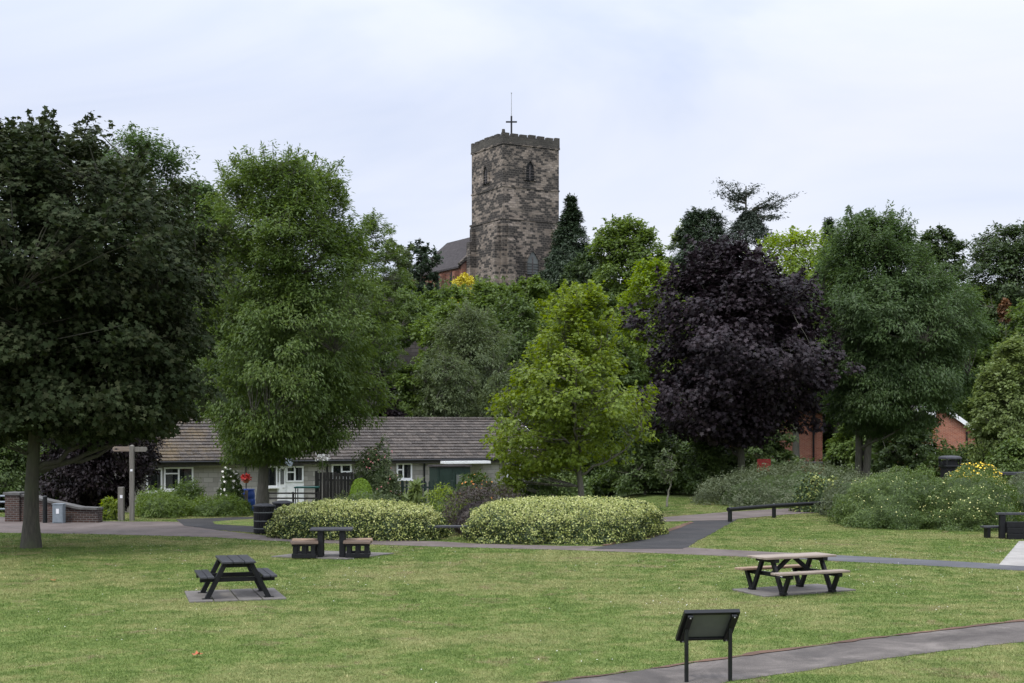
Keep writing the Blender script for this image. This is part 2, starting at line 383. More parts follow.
def blademat():
    m, t, bs = new_mat('grass_blade'); gm = N(t, 'ShaderNodeNewGeometry'); g, c = turf_col(t, gm.outputs['Position'])
    r = ramp(t, gm.outputs['Random Per Island'], [(0, (.72, .78, .66)), (.5, (1, 1, 1)), (.88, (1.2, 1.12, 1.05)), (.95, (2.0, 1.75, 2.0)), (1, (3.2, 2.7, 3.8))])
    r.color_ramp.interpolation = 'LINEAR'
    g = mixc(t, 1.0, g, r.outputs[0], 'MULTIPLY')
    t.links.new(g, bs.inputs['Base Color']); bs.inputs['Roughness'].default_value = .6; bs.inputs['Specular IOR Level'].default_value = .25
    tr = N(t, 'ShaderNodeBsdfTranslucent'); t.links.new(g, tr.inputs[0]); mx = N(t, 'ShaderNodeMixShader'); mx.inputs[0].default_value = .3
    t.links.new(bs.outputs[0], mx.inputs[1]); t.links.new(tr.outputs[0], mx.inputs[2]); t.links.new(mx.outputs[0], t.nodes['Material Output'].inputs[0])
    return m
M['blade'] = blademat()
def paving(name, a, b, c, patch, grit=90):
    m, t, bs = new_mat(name); pos = wpos(t)
    n = noise(t, .9, 5, .65, pos, .6); g = noise(t, grit, 2, .6, pos)
    f = math_n(t, 'ADD', math_n(t, 'MULTIPLY', n.outputs[0], .7), math_n(t, 'MULTIPLY', g.outputs[0], .3))
    col = ramp(t, f, [(.36, a), (.5, b), (.64, c)]).outputs[0]
    p = ramp(t, noise(t, .45, 5, .7, pos, 1.0).outputs[0], [(.52, (0, 0, 0)), (.62, (1, 1, 1))])
    col = mixc(t, math_n(t, 'MULTIPLY', p.outputs[0], .55), col, patch)
    t.links.new(col, bs.inputs['Base Color']); bs.inputs['Roughness'].default_value = .85; bs.inputs['Specular IOR Level'].default_value = .3
    bump(t, bs, g.outputs[0], .5, .01); return m
M['red_tarmac'] = paving('red_tarmac', (.080, .063, .055), (.115, .092, .080), (.155, .127, .112), (.115, .10, .09))
M['path_tarmac'] = paving('path_tarmac', (.052, .044, .038), (.095, .082, .071), (.175, .152, .132), (.052, .046, .041))
M['asphalt'] = paving('asphalt', (.020, .0195, .0195), (.030, .029, .0285), (.046, .044, .042), (.048, .042, .038))
M['blue_tarmac'] = paving('blue_tarmac', (.058, .058, .062), (.082, .082, .087), (.115, .115, .120), (.07, .07, .073))
M['concrete'] = paving('concrete', (.22, .21, .19), (.29, .275, .25), (.36, .34, .31), (.25, .235, .21))
M['slab'] = paving('slab', (.10, .092, .082), (.145, .132, .118), (.20, .185, .165), (.105, .095, .085))
M['soil'] = paving('soil', (.06, .035, .022), (.10, .055, .035), (.15, .085, .055), (.07, .05, .03), 40)

rng = np.random.default_rng(7)
random.seed(7)

# ---------------------------------------------------------------- ground
def grid_ground():
    xs = np.concatenate([np.array([-900, -500, -300, -200, -140, -100, -80]), np.arange(-64, 64.1, 1.0), np.array([80, 100, 140, 200, 300, 500, 900])])
    ys = np.concatenate([np.array([-300, -100, -40, -10]), np.arange(0, 176, 1.0), np.array([190, 220, 300, 500, 900, 1600])])
    X, Y = np.meshgrid(xs, ys); Z = tz(X, Y)
    rough = np.where(Y > 75, 1, 0) * .25
    Z = Z + rough * np.sin(X * .7 + Y * .31) * np.cos(Y * .53 - X * .2)
    V = np.stack([X, Y, Z], -1).reshape(-1, 3); nx = len(xs); ny = len(ys)
    i, j = np.meshgrid(np.arange(nx - 1), np.arange(ny - 1)); a = (j * nx + i).ravel()
    LI = np.stack([a, a + 1, a + nx + 1, a + nx], -1)
    o = np_mesh('ground', V, 4, LI, M['turf'], smooth=True); tag(o, kind='structure')
grid_ground()

def edge_pts(pts, step=.25, amp=.025, seed=0):
    out_ = []; r = random.Random(seed)
    for (a, b) in zip(pts[:-1], pts[1:]):
        n = max(1, int(math.hypot(b[0] - a[0], b[1] - a[1]) / step))
        for k in range(n):
            t = k / n; out_.append((a[0] + (b[0] - a[0]) * t + r.uniform(-amp, amp), a[1] + (b[1] - a[1]) * t + r.uniform(-amp, amp)))
    out_.append(pts[-1]); return out_
PATHS = []
def band(name, upper, lower, z, mat, seed=1, amp=.03, kind='structure'):
    """a surface sheet between two edges measured on the flat ground"""
    poly = edge_pts([gp(*p) for p in upper], amp=amp, seed=seed) + edge_pts([gp(*p) for p in lower], amp=amp, seed=seed + 50)[::-1]
    PATHS.append(np.array(poly))
    me = bpy.data.meshes.new(name); me.from_pydata([(p[0], p[1], z) for p in poly], [], [tuple(range(len(poly)))]); me.update()
    me.materials.append(mat); o = link(bpy.data.objects.new(name, me)); tag(o, kind=kind)
    import bmesh
    bm = bmesh.new(); bm.from_mesh(me); bmesh.ops.triangulate(bm, faces=bm.faces); bmesh.ops.recalc_face_normals(bm, faces=bm.faces)
    for f in bm.faces:
        if f.normal.z < 0: f.normal_flip()
    bm.to_mesh(me); bm.free(); return o
band('main_path', [(-140, 516), (0, 517), (60, 521), (120, 521.5), (190, 522), (215, 530), (268, 536), (330, 539), (440, 541.5), (470, 543.5), (560, 546), (620, 546.5), (680, 547), (720, 549.5), (790, 553)],
     [(-140, 532), (0, 533), (80, 534), (160, 536), (215, 537.5), (270, 541), (330, 543.5), (440, 547), (560, 550), (660, 553.5), (720, 556), (785, 558.5)], .006, M['red_tarmac'])
band('far_path', [(788, 552.8), (850, 556), (900, 558.5), (1000, 564), (1070, 568), (1160, 574)], [(784, 558.6), (850, 562), (920, 565.5), (1024, 571), (1070, 574), (1160, 581)], .007, M['blue_tarmac'], 3)
band('asphalt_path', [(175, 519.5), (230, 517.5), (330, 515.5), (430, 512)], [(185, 526), (220, 530.5), (270, 534), (330, 536), (430, 534)], .010, M['asphalt'], 5, .05)
band('grass_verge', [(212, 522), (262, 518.5)], [(214, 524.5), (262, 527)], .014, M['turf'], 6, .04)
band('branch_path', [(588, 549.2), (650, 539), (688, 524), (700, 518.5), (706, 516)], [(684, 549), (698, 541), (712, 534), (726, 526), (738, 519)], .011, M['asphalt'], 7, .04)
band('back_path', [(640, 519.5), (724, 512.5), (790, 508.5), (870, 504.5)], [(640, 522.5), (724, 520.5), (790, 514.5), (870, 510.5)], .015, M['red_tarmac'], 8, .05)
band('near_path', [(380, 706), (470, 694), (562, 681.5), (682, 665), (737, 657), (862, 640), (1024, 621), (1100, 613), (1240, 602)],
     [(520, 725), (640, 697), (732, 681.5), (812, 670), (912, 655), (1024, 642), (1100, 633), (1240, 619)], .006, M['path_tarmac'], 9, .04)
band('concrete_path', [(1019, 541.5), (1090, 541.5)], [(999, 565.2), (1100, 571)], .012, M['concrete'], 10, .005)
band('bare_soil', [(600, 545.5), (652, 535), (690, 522)], [(606, 546), (657, 536.5), (694, 522.8)], .018, M['soil'], 11, .05)

band('path_edge', [(540, 683.6), (600, 675.6), (682, 663.6), (737, 655.8), (862, 639), (1024, 620.2), (1240, 601.2)], [(540, 685), (600, 676.9), (682, 665.6), (737, 657.6), (862, 640.6), (1024, 621.6), (1240, 602.6)], .016, M['soil'], 21, .06)
def slab_pad(name, label, corners, splits, z=.03):
    """paving slabs under a picnic table"""
    c = [gp(*p) for p in corners]; cx = sum(p[0] for p in c) / 4; cy = sum(p[1] for p in c) / 4
    PATHS.append(np.array(c)); m = MB()
    def L(a, b, t): return (a[0] + (b[0] - a[0]) * t, a[1] + (b[1] - a[1]) * t)
    g = .006
    for k in range(splits):
        t0, t1 = k / splits + (g if k else 0), (k + 1) / splits - (g if k < splits - 1 else 0)
        q = [L(c[0], c[1], t0), L(c[0], c[1], t1), L(c[3], c[2], t1), L(c[3], c[2], t0)]
        m.prism([(p[0] - cx, p[1] - cy) for p in q], -.05, z - .002 * (k % 2))
    o = m.build(name, M['slab'], None, .008); o.location = (cx, cy, 0); tag(o, label, 'paving pad')
slab_pad('paving_slab', 'grey concrete slab pad under the black A-frame picnic table', [(184.5, 592.5), (273.8, 589), (286.7, 599.5), (189.4, 603)], 4)
slab_pad('paving_slab', 'grey concrete pad under the picnic table with weathered pale top', [(732, 590.3), (817.6, 585), (856, 590.8), (764, 597.5)], 1)
slab_pad('paving_slab', 'grey concrete pad under the log seats and square table', [(271, 557.3), (318, 551.5), (394, 554), (347, 559.8)], 1)

# ---------------------------------------------------------------- grass blades
def inside(poly, x, y):
    c = np.zeros(len(x), bool); n = len(poly); j = n - 1
    for i in range(n):
        xi, yi = poly[i]; xj, yj = poly[j]
        hit = ((yi > y) != (yj > y)) & (x < (xj - xi) * (y - yi) / (yj - yi + 1e-12) + xi); c ^= hit; j = i
    return c
def grass():
    n = 1400000
    Y = 16.0 + (66.0 - 16.0) * rng.random(n) ** 1.15
    half = .40 * Y + 1.5
    X = (rng.random(n) * 2 - 1) * half
    keep = np.ones(n, bool)
    verge = gp(212, 522)
    for k, p in enumerate(PATHS):
        if k == 3: continue
        keep &= ~inside(p, X, Y)
    keep |= inside(PATHS[3], X, Y)
    X, Y = X[keep], Y[keep]; n = len(X)
    X = X + rng.normal(0, .035, n); Y = Y + rng.normal(0, .05, n)
    Z = tz(X, Y)
    a = rng.random(n) * 2 * np.pi; h = rng.uniform(.012, .034, n) * np.where(rng.random(n) < .03, 1.8, 1)
    w = rng.uniform(.0035, .0065, n) * np.clip(Y / 24, .8, 1.8)
    lean = rng.normal(0, .02, (n, 2))
    dx, dy = np.cos(a) * w, np.sin(a) * w
    V = np.empty((n, 3, 3), np.float32)
    V[:, 0] = np.stack([X - dx, Y - dy, Z], -1); V[:, 1] = np.stack([X + dx, Y + dy, Z], -1)
    V[:, 2] = np.stack([X + lean[:, 0], Y + lean[:, 1], Z + h], -1)
    o = np_mesh('grass', V.reshape(-1, 3), 3, np.arange(3 * n), M['blade']); tag(o, 'short mown green grass of the park lawn', 'grass', kind='stuff')
grass()

def clover():
    n = 420; r = np.random.default_rng(9); c = np.stack([r.uniform(-11, 13, 60), r.uniform(17, 40, 60)], -1); k = r.integers(0, 60, n); X = c[k, 0] + r.normal(0, .9, n); Y = c[k, 1] + r.normal(0, .9, n); ok = Y > 16.5
    for p in PATHS: ok &= ~inside(p, X, Y)
    X, Y = X[ok], Y[ok]; n = len(X); Z = r.uniform(.025, .045, n); q = .008 * r.uniform(.6, 1.4, n); off = np.array([(-1, 0, 0), (0, -1, 0), (1, 0, 0), (0, 1, 0), (0, 0, .9)])
    V = np.stack([X, Y, Z], -1)[:, None] + off[None] * q[:, None, None]; b = np.arange(n)[:, None] * 5
    LI = np.concatenate([b + np.array([i, (i + 1) % 4, 4])[None] for i in range(4)], 1); o = np_mesh('clover_flowers', V.reshape(-1, 3), 3, LI.reshape(-1), M['flower_white']); tag(o, 'tiny white clover heads scattered over the lawn', 'clover', kind='stuff')
clover()
# ---------------------------------------------------------------- foliage
TPL = {
    'kite': np.array([(0, 0, 0), (.45, .30, .07), (1, 0, -.08), (.45, -.30, .07)]),
    'narrow': np.array([(0, 0, 0), (.42, .16, .03), (1, 0, -.12), (.42, -.16, .03)]),
    'round': np.array([(0, 0, 0), (.3, .36, .06), (.85, .28, .02), (1.0, 0, -.05), (.85, -.28, .02), (.3, -.36, .06)]),
    'maple': np.array([(0, 0, 0), (.02, .40, -.05), (.30, .27, .0), (.52, .56, -.10), (.62, .2, .0), (1, 0, -.14), (.62, -.2, .0), (.52, -.56, -.10), (.30, -.27, .0), (.02, -.40, -.05)]),
}
def unit(a): return a / (np.linalg.norm(a, axis=-1, keepdims=True) + 1e-9)
def leaf_mesh(name, P, Nn, D, size, kind, mat, parent):
    n = len(P); Nn = unit(Nn); D = unit(D - Nn * (D * Nn).sum(-1, keepdims=True)); B = np.cross(Nn, D)
    T = TPL[kind]; k = len(T); s = np.asarray(size).reshape(-1, 1, 1)
    V = P[:, None] + s * (T[None, :, 0:1] * D[:, None] + T[None, :, 1:2] * B[:, None] + T[None, :, 2:3] * Nn[:, None])
    return np_mesh(name, V.reshape(-1, 3), k, np.arange(n * k), mat, parent)
def tubes(name, paths, mat, parent, sides=7):
    VV, LI, base = [], [], 0
    for pts, rad in paths:
        pts = np.asarray(pts, float); n = len(pts); d = unit(np.gradient(pts, axis=0))
        ref = np.where(np.abs(d[:, 2:3]) < .9, np.array([[0, 0, 1.]]), np.array([[1., 0, 0]]))
        ref = np.repeat(ref[:1], n, 0); a = unit(np.cross(d, ref)); b = np.cross(d, a)
        sd = sides if max(rad) > .05 else 4
        th = np.linspace(0, 2 * np.pi, sd, endpoint=False)
        R = np.asarray(rad)[:, None, None]
        ring = pts[:, None] + R * (np.cos(th)[None, :, None] * a[:, None] + np.sin(th)[None, :, None] * b[:, None])
        VV.append(ring.reshape(-1, 3))
        i, j = np.meshgrid(np.arange(n - 1), np.arange(sd), indexing='ij'); j2 = (j + 1) % sd
        q = np.stack([i * sd + j, i * sd + j2, (i + 1) * sd + j2, (i + 1) * sd + j], -1).reshape(-1, 4) + base
        LI.append(q); base += n * sd
    return np_mesh(name, np.concatenate(VV), 4, np.concatenate(LI), mat, parent, smooth=True)

def curve(a, b, sag=.0, n=7, wob=.0, r=None, up=0.0):
    a, b = np.asarray(a, float), np.asarray(b, float); t = np.linspace(0, 1, n)[:, None]
    mid = (a + b) / 2 + np.array([0, 0, up]); p = (1 - t) ** 2 * a + 2 * t * (1 - t) * mid + t ** 2 * b
    if wob: 
        w = (r or rng).normal(0, wob, (n, 3)); w[0] = 0; w[-1] = 0; p = p + w
    return p

def build_tree(name, label, cat, base, zs, Ls, Rs, mat, bark_m, kind='kite', leaf=.16, clumps=220, per=90, cr=.55, trunk_r=.2,
               fork=.35, seed=1, droop=.35, flat=.6, lump=.22, depth=.95, stems=1, group=None, limbs=18, lean=0.0, inner=.25, tip=.0, outf=.5, thin=1.0, sprigs=30, wide=1.0):
    """base in world space; zs heights above base; Ls / Rs reach of the crown to either side of the stem"""
    r = np.random.default_rng(seed)
    root = thing(name, label, cat, base, 0, group); Ls = np.array(Ls) * wide; Rs = np.array(Rs) * wide
    zs, Ls, Rs = np.array(zs, float), np.array(Ls, float), np.array(Rs, float); z0, z1 = zs[0], zs[-1]
    zz = np.linspace(z0, z1, 200); rad = (np.interp(zz, zs, Ls) + np.interp(zz, zs, Rs)) / 2
    wgt = rad ** 1.5 + .15 * rad.max() ** 1.5; cdf = np.cumsum(wgt); cdf /= cdf[-1]
    cz = np.minimum(np.interp(r.random(clumps), cdf, zz), z1 - cr * .75); phi = r.random(clumps) * 2 * np.pi
    f = np.where(r.random(clumps) < inner, r.uniform(.1, .65, clumps), .6 + .42 * r.random(clumps) ** .7)
    L, R = np.interp(cz, zs, Ls), np.interp(cz, zs, Rs)
    ns = np.array([mnoise.noise(Vector((math.cos(p) * 1.6 + seed * 3.1, math.sin(p) * 1.6, z * .55))) for p, z in zip(phi, cz)])
    rr = (L + R) / 2 * f * (1 + lump * ns * 1.6)
    rr = np.maximum(rr - cr * .55, .05)
    C = np.stack([(R - L) / 2 + np.cos(phi) * rr, np.sin(phi) * rr * depth, cz], -1)
    # long shoots that break the outline
    top_ = np.argsort(-(cz + .8 * f * (z1 - z0) * .3 + r.random(clumps) * (z1 - z0) * .8))[:sprigs]
    SP = []
    for k in top_:
        d = np.array([math.cos(phi[k]) * .5 * f[k], math.sin(phi[k]) * .5 * f[k], r.uniform(.5, 1.2)]); d /= np.linalg.norm(d); Ls_ = cr * r.uniform(.5, 1.25)
        t_ = r.random(max(12, per // 4)) ** .8; SP.append((C[k] + d * (t_[:, None] * Ls_) + r.normal(0, .1 * cr, (len(t_), 3)) + d * cr * .2, C[k], C[k] + d * Ls_))
    # leaves of each clump
    n = clumps * per
    ci = np.repeat(np.arange(clumps), per); csz = cr * r.uniform(.65, 1.3, clumps)[ci]
    off = r.normal(0, 1, (n, 3)); off = unit(off) * (r.random((n, 1)) ** .45)
    P = C[ci] + off * np.stack([csz, csz, csz * flat], -1)
    outv = P - np.stack([(R - L)[ci] / 2, np.zeros(n), np.full(n, z0 + (z1 - z0) * .4)], -1)
    outv = unit(outv)
    P[:, 2] -= droop * .5 * (off[:, 0] ** 2 + off[:, 1] ** 2) * csz
    Nn = outv * outf + np.array([0, 0, .75]) + r.normal(0, .42, (n, 3))
    D = outv * .8 + off * .5 + r.normal(0, .5, (n, 3)) - np.array([0, 0, droop])
    if SP:
        ps = np.concatenate([q[0] for q in SP]); m2 = len(ps); P = np.concatenate([P, ps]); Nn = np.concatenate([Nn, r.normal(0, .6, (m2, 3)) + np.array([0, 0, .6])])
        D = np.concatenate([D, r.normal(0, .8, (m2, 3)) - np.array([0, 0, droop * .5])]); n = len(P)
    sz = leaf * r.uniform(.5, 1.4, n)
    keep = (P[:, 2] > .15)
    if thin < 1: keep &= r.random(n) < thin
    leaf_mesh('crown', P[keep], Nn[keep], D[keep], sz[keep], kind, mat, root)
    # trunk, limbs, twigs
    paths = []; top = z0 + (z1 - z0) * .72; cxm = float(np.mean((Rs - Ls) / 2))
    trunks = []
    for s in range(stems):
        if stems == 1: b0 = np.array([0, 0, -.1]); tx = np.array([cxm + lean, 0, top])
        else:
            a = 2 * np.pi * s / stems + .4; b0 = np.array([.22 * math.cos(a), .22 * math.sin(a), -.1])
            tx = np.array([cxm + 1.5 * math.cos(a), 1.5 * math.sin(a), top])
        m_ = 12; t = np.linspace(0, 1, m_)[:, None]
        p = b0 + (tx - b0) * np.concatenate([t ** 1.6, t ** 1.6, t], 1); w = r.normal(0, .06, (m_, 3)); w[:3] = 0; w[:, 2] = 0; p = p + np.cumsum(w, 0) * .6
        rd = trunk_r * (1 - .86 * t[:, 0] ** .9); rd[0] *= 1.35; rd[1] *= 1.03
        paths.append((p, rd)); trunks.append((p, rd))
    tgt = r.permutation(clumps)[:limbs]; limbpts = [np.concatenate([tp for tp, _ in trunks])]
    for k in tgt:
        tp, trd = trunks[int(k) % stems]; c = C[k]; hd = math.hypot(c[0] - cxm, c[1])
        zstart = np.clip(c[2] - hd * r.uniform(.55, .95), z0 * .0 + fork * (z1) * .6, top * .97)
        px = np.array([np.interp(zstart, tp[:, 2], tp[:, i]) for i in range(3)]); rs = np.interp(zstart, tp[:, 2], trd)
        p = curve(px, c, n=9, wob=.05, r=r, up=-.12 * hd); rd = np.linspace(rs * .55, .012, 9); paths.append((p, rd)); limbpts.append(p[2:])
    LP = np.concatenate(limbpts)
    for k in range(clumps):
        d = np.linalg.norm(LP - C[k], axis=1) + np.where(LP[:, 2] > C[k, 2], 2.0, 0); q = LP[int(np.argmin(d))]
        p = curve(q, C[k] + np.array([0, 0, csz[k * per] * .3]), n=4, wob=.03, r=r, up=-.05); paths.append((p, np.linspace(.022, .006, 4)))
    for q in SP: paths.append((curve(q[1], q[2], n=4), np.linspace(.018, .005, 4)))
    tubes('trunk', paths, bark_m, root, 9)
    return root

def shape_r(kind, t):
    if kind == 'round': return np.sqrt(np.clip(1 - (2 * t - .95) ** 2 / 1.1, 0.02, 1))
    if kind == 'dome': return np.sqrt(np.clip(1 - t ** 2.2, .02, 1)) * np.where(t < .15, .85 + t, 1)
    if kind == 'cone': return np.clip(1.05 * (1 - t) ** .85, .03, 1)
    if kind == 'egg': return np.sqrt(np.clip(1 - np.abs(2 * t - .95) ** 2.5 / 1.18, .03, 1))
def T(name, label, px, ytop, ybot, w, Y, mat, shape='round', kind='kite', dens=1.0, seed=1, bark_m='bark_grey', cat='tree', group=None, **kw):
    """a tree that stands at a measured distance, on the terrain"""
    s = F / Y; X = wx(px, Y); g = tzf(X, Y); zt = wz(ytop, Y) - g; zb = max(wz(ybot, Y) - g, .25)
    t = np.linspace(0, 1, 12); R = w / 2 / s * shape_r(shape, t); zs = zb + (zt - zb) * t
    lf = kw.pop('leaf', max(3.3 / s, .10)); cr = kw.pop('cr', max(w / s * .09, .3))
    area = w * (ybot - ytop); nc = int(kw.pop('clumps', np.clip(area / 30 * dens, 70, 620))); per = int(kw.pop('per', 64))
    return build_tree(name, label, cat, (X, Y, g), zs, R, R, M[mat], M[bark_m], kind, lf, nc, per, cr, max(zt * .017, .05), seed=seed, limbs=14, group=group, **kw)

def bush(name, label, cat, foot, h, mat, leaf=.07, n=9000, kind='kite', p=2.4, bumpy=.15, freq=1.2, seed=1, z0=0.0, core='leaf_dark', flowers=None,
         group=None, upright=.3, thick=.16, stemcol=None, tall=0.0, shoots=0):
    """foot: 4 corners (near-left, near-right, far-right, far-left) or (cx, cy, rx, ry)"""
    r = np.random.default_rng(seed); foot = list(foot)
    if np.isscalar(foot[0]):
        cx, cy, rx, ry = foot; q = np.array([(cx - rx, cy - ry), (cx + rx, cy - ry), (cx + rx, cy + ry), (cx - rx, cy + ry)])
    else: q = np.array(foot, float)
    ctr = q.mean(0); q = q - ctr
    hx = np.linalg.norm(q[1] - q[0]) / 2; hy = np.linalg.norm(q[3] - q[0]) / 2
    root = thing(name, label, cat, (ctr[0], ctr[1], z0), 0, group)
    def surf(m, scale=1.0, zlo=0.0):
        d = unit(r.normal(0, 1, (m, 3))); d[:, 2] = np.abs(d[:, 2])
        return warp(d, scale)
    def warp(d, scale=1.0):
        k = (np.abs(d) ** p).sum(-1, keepdims=True) ** (1 / p); u = d / k
        nz = np.array([mnoise.fractal(Vector((a * hx * freq + seed * 7.3, b * hy * freq, c * h * freq * 1.2)), .6, 2.0, 3) for a, b, c in u]) if len(u) < 60000 else 0
        sc = scale * (1 + bumpy * nz); us = u * np.stack([sc, sc, sc], -1) if not np.isscalar(nz) else u * scale
        a, b = us[:, 0:1], us[:, 1:2]
        XY = ((1 - a) * (1 - b) * q[0] + (1 + a) * (1 - b) * q[1] + (1 + a) * (1 + b) * q[2] + (1 - a) * (1 + b) * q[3]) / 4
        nrm = np.sign(u) * np.abs(u) ** (p - 1) / np.array([hx, hy, h]); return np.concatenate([XY, us[:, 2:3] * h], 1), unit(nrm)
    P, nr = surf(n); P = P - nr * (r.random((n, 1)) ** 1.6) * thick
    if tall: P[:, 2] += (r.random(n) ** 6) * tall * (nr[:, 2] > .4)
    P[:, 2] = np.maximum(P[:, 2], .01 + .04 * r.random(n))
    Nn = nr * .7 + np.array([0, 0, .3]) + r.normal(0, .5, (n, 3)); D = r.normal(0, .7, (n, 3)) + nr * .4 + np.array([0, 0, upright])
    leaf_mesh('foliage', P, Nn, D, leaf * r.uniform(.6, 1.35, n), kind, mat if not isinstance(mat, str) else M[mat], root)
    if shoots:  # paler leaves on up-facing tops: new growth plus painted-in skylight
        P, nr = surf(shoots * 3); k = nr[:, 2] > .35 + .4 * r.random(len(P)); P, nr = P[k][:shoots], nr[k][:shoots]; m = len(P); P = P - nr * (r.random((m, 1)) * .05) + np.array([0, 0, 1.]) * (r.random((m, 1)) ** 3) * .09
        leaf_mesh('lit_new_shoots', P, nr * .6 + r.normal(0, .55, (m, 3)), r.normal(0, .7, (m, 3)) + np.array([0, 0, .5]), leaf * r.uniform(.6, 1.3, m), kind, M['leaf_lit_shoot'], root)
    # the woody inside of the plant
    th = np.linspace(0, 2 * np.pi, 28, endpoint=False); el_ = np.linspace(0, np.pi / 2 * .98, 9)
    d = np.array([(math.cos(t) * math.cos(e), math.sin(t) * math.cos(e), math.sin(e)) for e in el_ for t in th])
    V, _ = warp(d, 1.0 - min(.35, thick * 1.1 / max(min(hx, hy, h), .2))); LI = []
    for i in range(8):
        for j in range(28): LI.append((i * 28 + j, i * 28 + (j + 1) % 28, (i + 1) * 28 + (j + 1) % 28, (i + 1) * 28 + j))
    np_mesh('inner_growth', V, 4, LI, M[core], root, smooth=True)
    if flowers:
        fm, fn, fs, zmin = flowers; P, nr = surf(fn * 3); k = (P[:, 2] > zmin * h) & (nr[:, 1] < .7); P, nr = P[k][:fn], nr[k][:fn]; m = len(P)
        P = P + nr * .03; fl = leaf_mesh('flowers', P, nr + r.normal(0, .3, (m, 3)), r.normal(0, 1, (m, 3)), fs * r.uniform(.7, 1.3, m), 'round', M[fm], root); fl['kind'] = 'stuff'
    return root

# ================================================================ the big trees
def prof(trunk_px, Y, rows):
    """rows (y, left px, right px) from bottom to top -> heights and reaches in metres"""
    s = F / Y; X = wx(trunk_px, Y); g = tzf(X, Y)
    return (X, Y, g), [wz(y, Y) - g for y, a, b in rows], [max((trunk_px - a) / s, .02) if a < trunk_px else -(a - trunk_px) / s for y, a, b in rows], [(b - trunk_px) / s for y, a, b in rows]
b, zs, Ls, Rs = prof(31, 38.0, [(434, -40, 120), (418, -100, 205), (390, -130, 218), (340, -140, 212), (285, -140, 222), (230, -135, 210), (185, -110, 190), (158, -80, 150), (135, -40, 105), (121, 20, 82)])
build_tree('maple_tree', 'very dark leaved maple with straight trunk in the lawn at far left', 'tree', b, zs, Ls, Rs, M['leaf_darkmaple'], M['bark_dark'], 'maple', .145, 950, 110, .62, .23, fork=.3, seed=11, droop=.5, lump=.26, sprigs=110, inner=.3, limbs=26)
b, zs, Ls, Rs = prof(262, 54.0, [(458, 222, 300), (440, 205, 362), (400, 196, 385), (350, 200, 392), (300, 200, 392), (250, 200, 385), (210, 205, 368), (180, 214, 352), (158, 228, 330)])
build_tree('ash_tree', 'tall green ash with a grey trunk standing in front of the bungalows', 'tree', b, zs, Ls, Rs, M['leaf_ash'], M['bark_grey'], 'narrow', .165, 1150, 180, .6, .24, fork=.3, seed=12, droop=.6, lump=.26, sprigs=260, wide=.96, thin=.8, limbs=26)
b, zs, Ls, Rs = prof(582, 52.0, [(488, 488, 514), (470, 484, 560), (458, 482, 628), (438, 478, 642), (410, 486, 652), (375, 490, 648), (350, 505, 640), (325, 535, 628), (305, 556, 618), (286, 580, 610)])
build_tree('young_maple_tree', 'bright yellow-green young tree rising behind the variegated hedge', 'tree', b, zs, Ls, Rs, M['leaf_light'], M['bark_grey'], 'maple', .125, 430, 105, .48, .14, fork=.3, seed=13, droop=.4, lump=.4, sprigs=140, wide=.92, thin=.6, inner=.35, limbs=20)
b, zs, Ls, Rs = prof(742, 67.0, [(438, 700, 782), (424, 652, 826), (400, 638, 836), (355, 640, 838), (315, 655, 834), (285, 670, 808), (260, 684, 765), (240, 694, 724)])
build_tree('purple_maple_tree', 'round dark purple-leaved maple tree behind the low black rail', 'tree', b, zs, Ls, Rs, M['leaf_purple'], M['bark_dark'], 'maple', .19, 800, 110, .72, .22, fork=.25, seed=14, droop=.45, lump=.40, sprigs=220, wide=.97, thin=.72, inner=.3, limbs=24)
b, zs, Ls, Rs = prof(862, 72.0, [(430, 845, 920), (408, 815, 958), (380, 805, 985), (330, 808, 982), (285, 815, 960), (250, 825, 930), (225, 835, 905), (212, 850, 885)])
build_tree('ash_tree', 'large many-stemmed ash tree right of the purple maple', 'tree', b, zs, Ls, Rs, M['leaf_ash_deep'], M['bark_grey'], 'narrow', .19, 1050, 180, .68, .2, fork=.2, seed=15, droop=.6, lump=.26, sprigs=220, stems=4, limbs=30)
T('alder_tree', 'pale green leafy tree at the right edge beyond the bushes', 1010, 338, 475, 84, 63, 'leaf_pale', 'dome', 'kite', 1.3, 16, per=90)
T('copper_tree', 'dark copper-leaved tree beyond the brick parapet wall', 95, 380, 512, 120, 57, 'leaf_copper', 'egg', 'kite', 1.3, 17, 'bark_dark', per=90)

# ================================================================ trees on the hillside and beyond
T('broadleaf_tree', 'tall green tree showing just above the dark maple on the left', 136, 129, 400, 172, 96, 'leaf_ash_deep', 'egg', seed=21, dens=1.2, per=150)
T('broadleaf_tree', 'green tree filling the gap between dark maple and tall ash', 205, 184, 420, 90, 90, 'leaf_ash_deep', 'egg', seed=22, per=110)
T('broadleaf_tree', 'feathery green tree just right of the tall grey-trunked ash', 372, 212, 400, 70, 84, 'leaf_ash', 'egg', 'narrow', seed=23, lump=.4)
T('hawthorn_tree', 'sparse twiggy small tree left of the church', 398, 236, 300, 34, 128, 'leaf_grey', 'round', seed=24, dens=.6, per=40)
T('hawthorn_tree', 'dull dark grey-green tree close to the church nave', 420, 239, 300, 42, 134, 'leaf_conifer', 'round', seed=25)
T('cypress_tree', 'pointed dark conifer touching the right side of the church tower', 571, 196, 305, 68, 147, 'leaf_conifer', 'cone', 'narrow', 4.5, 26, droop=.2, lump=.15, cr=.5, sprigs=20)
T('yew_tree', 'dark low evergreen at the foot of the pointed conifer', 590, 254, 312, 56, 141, 'leaf_oak', 'round', seed=27)
T('lime_tree', 'rounded green tree standing right of the pointed conifer', 628, 217, 345, 82, 126, 'leaf_mid', 'egg', seed=28, dens=1.5)
T('lime_tree', 'small green tree between rounded tree and pointed yew', 668, 246, 345, 40, 122, 'leaf_mid', 'egg', seed=281)
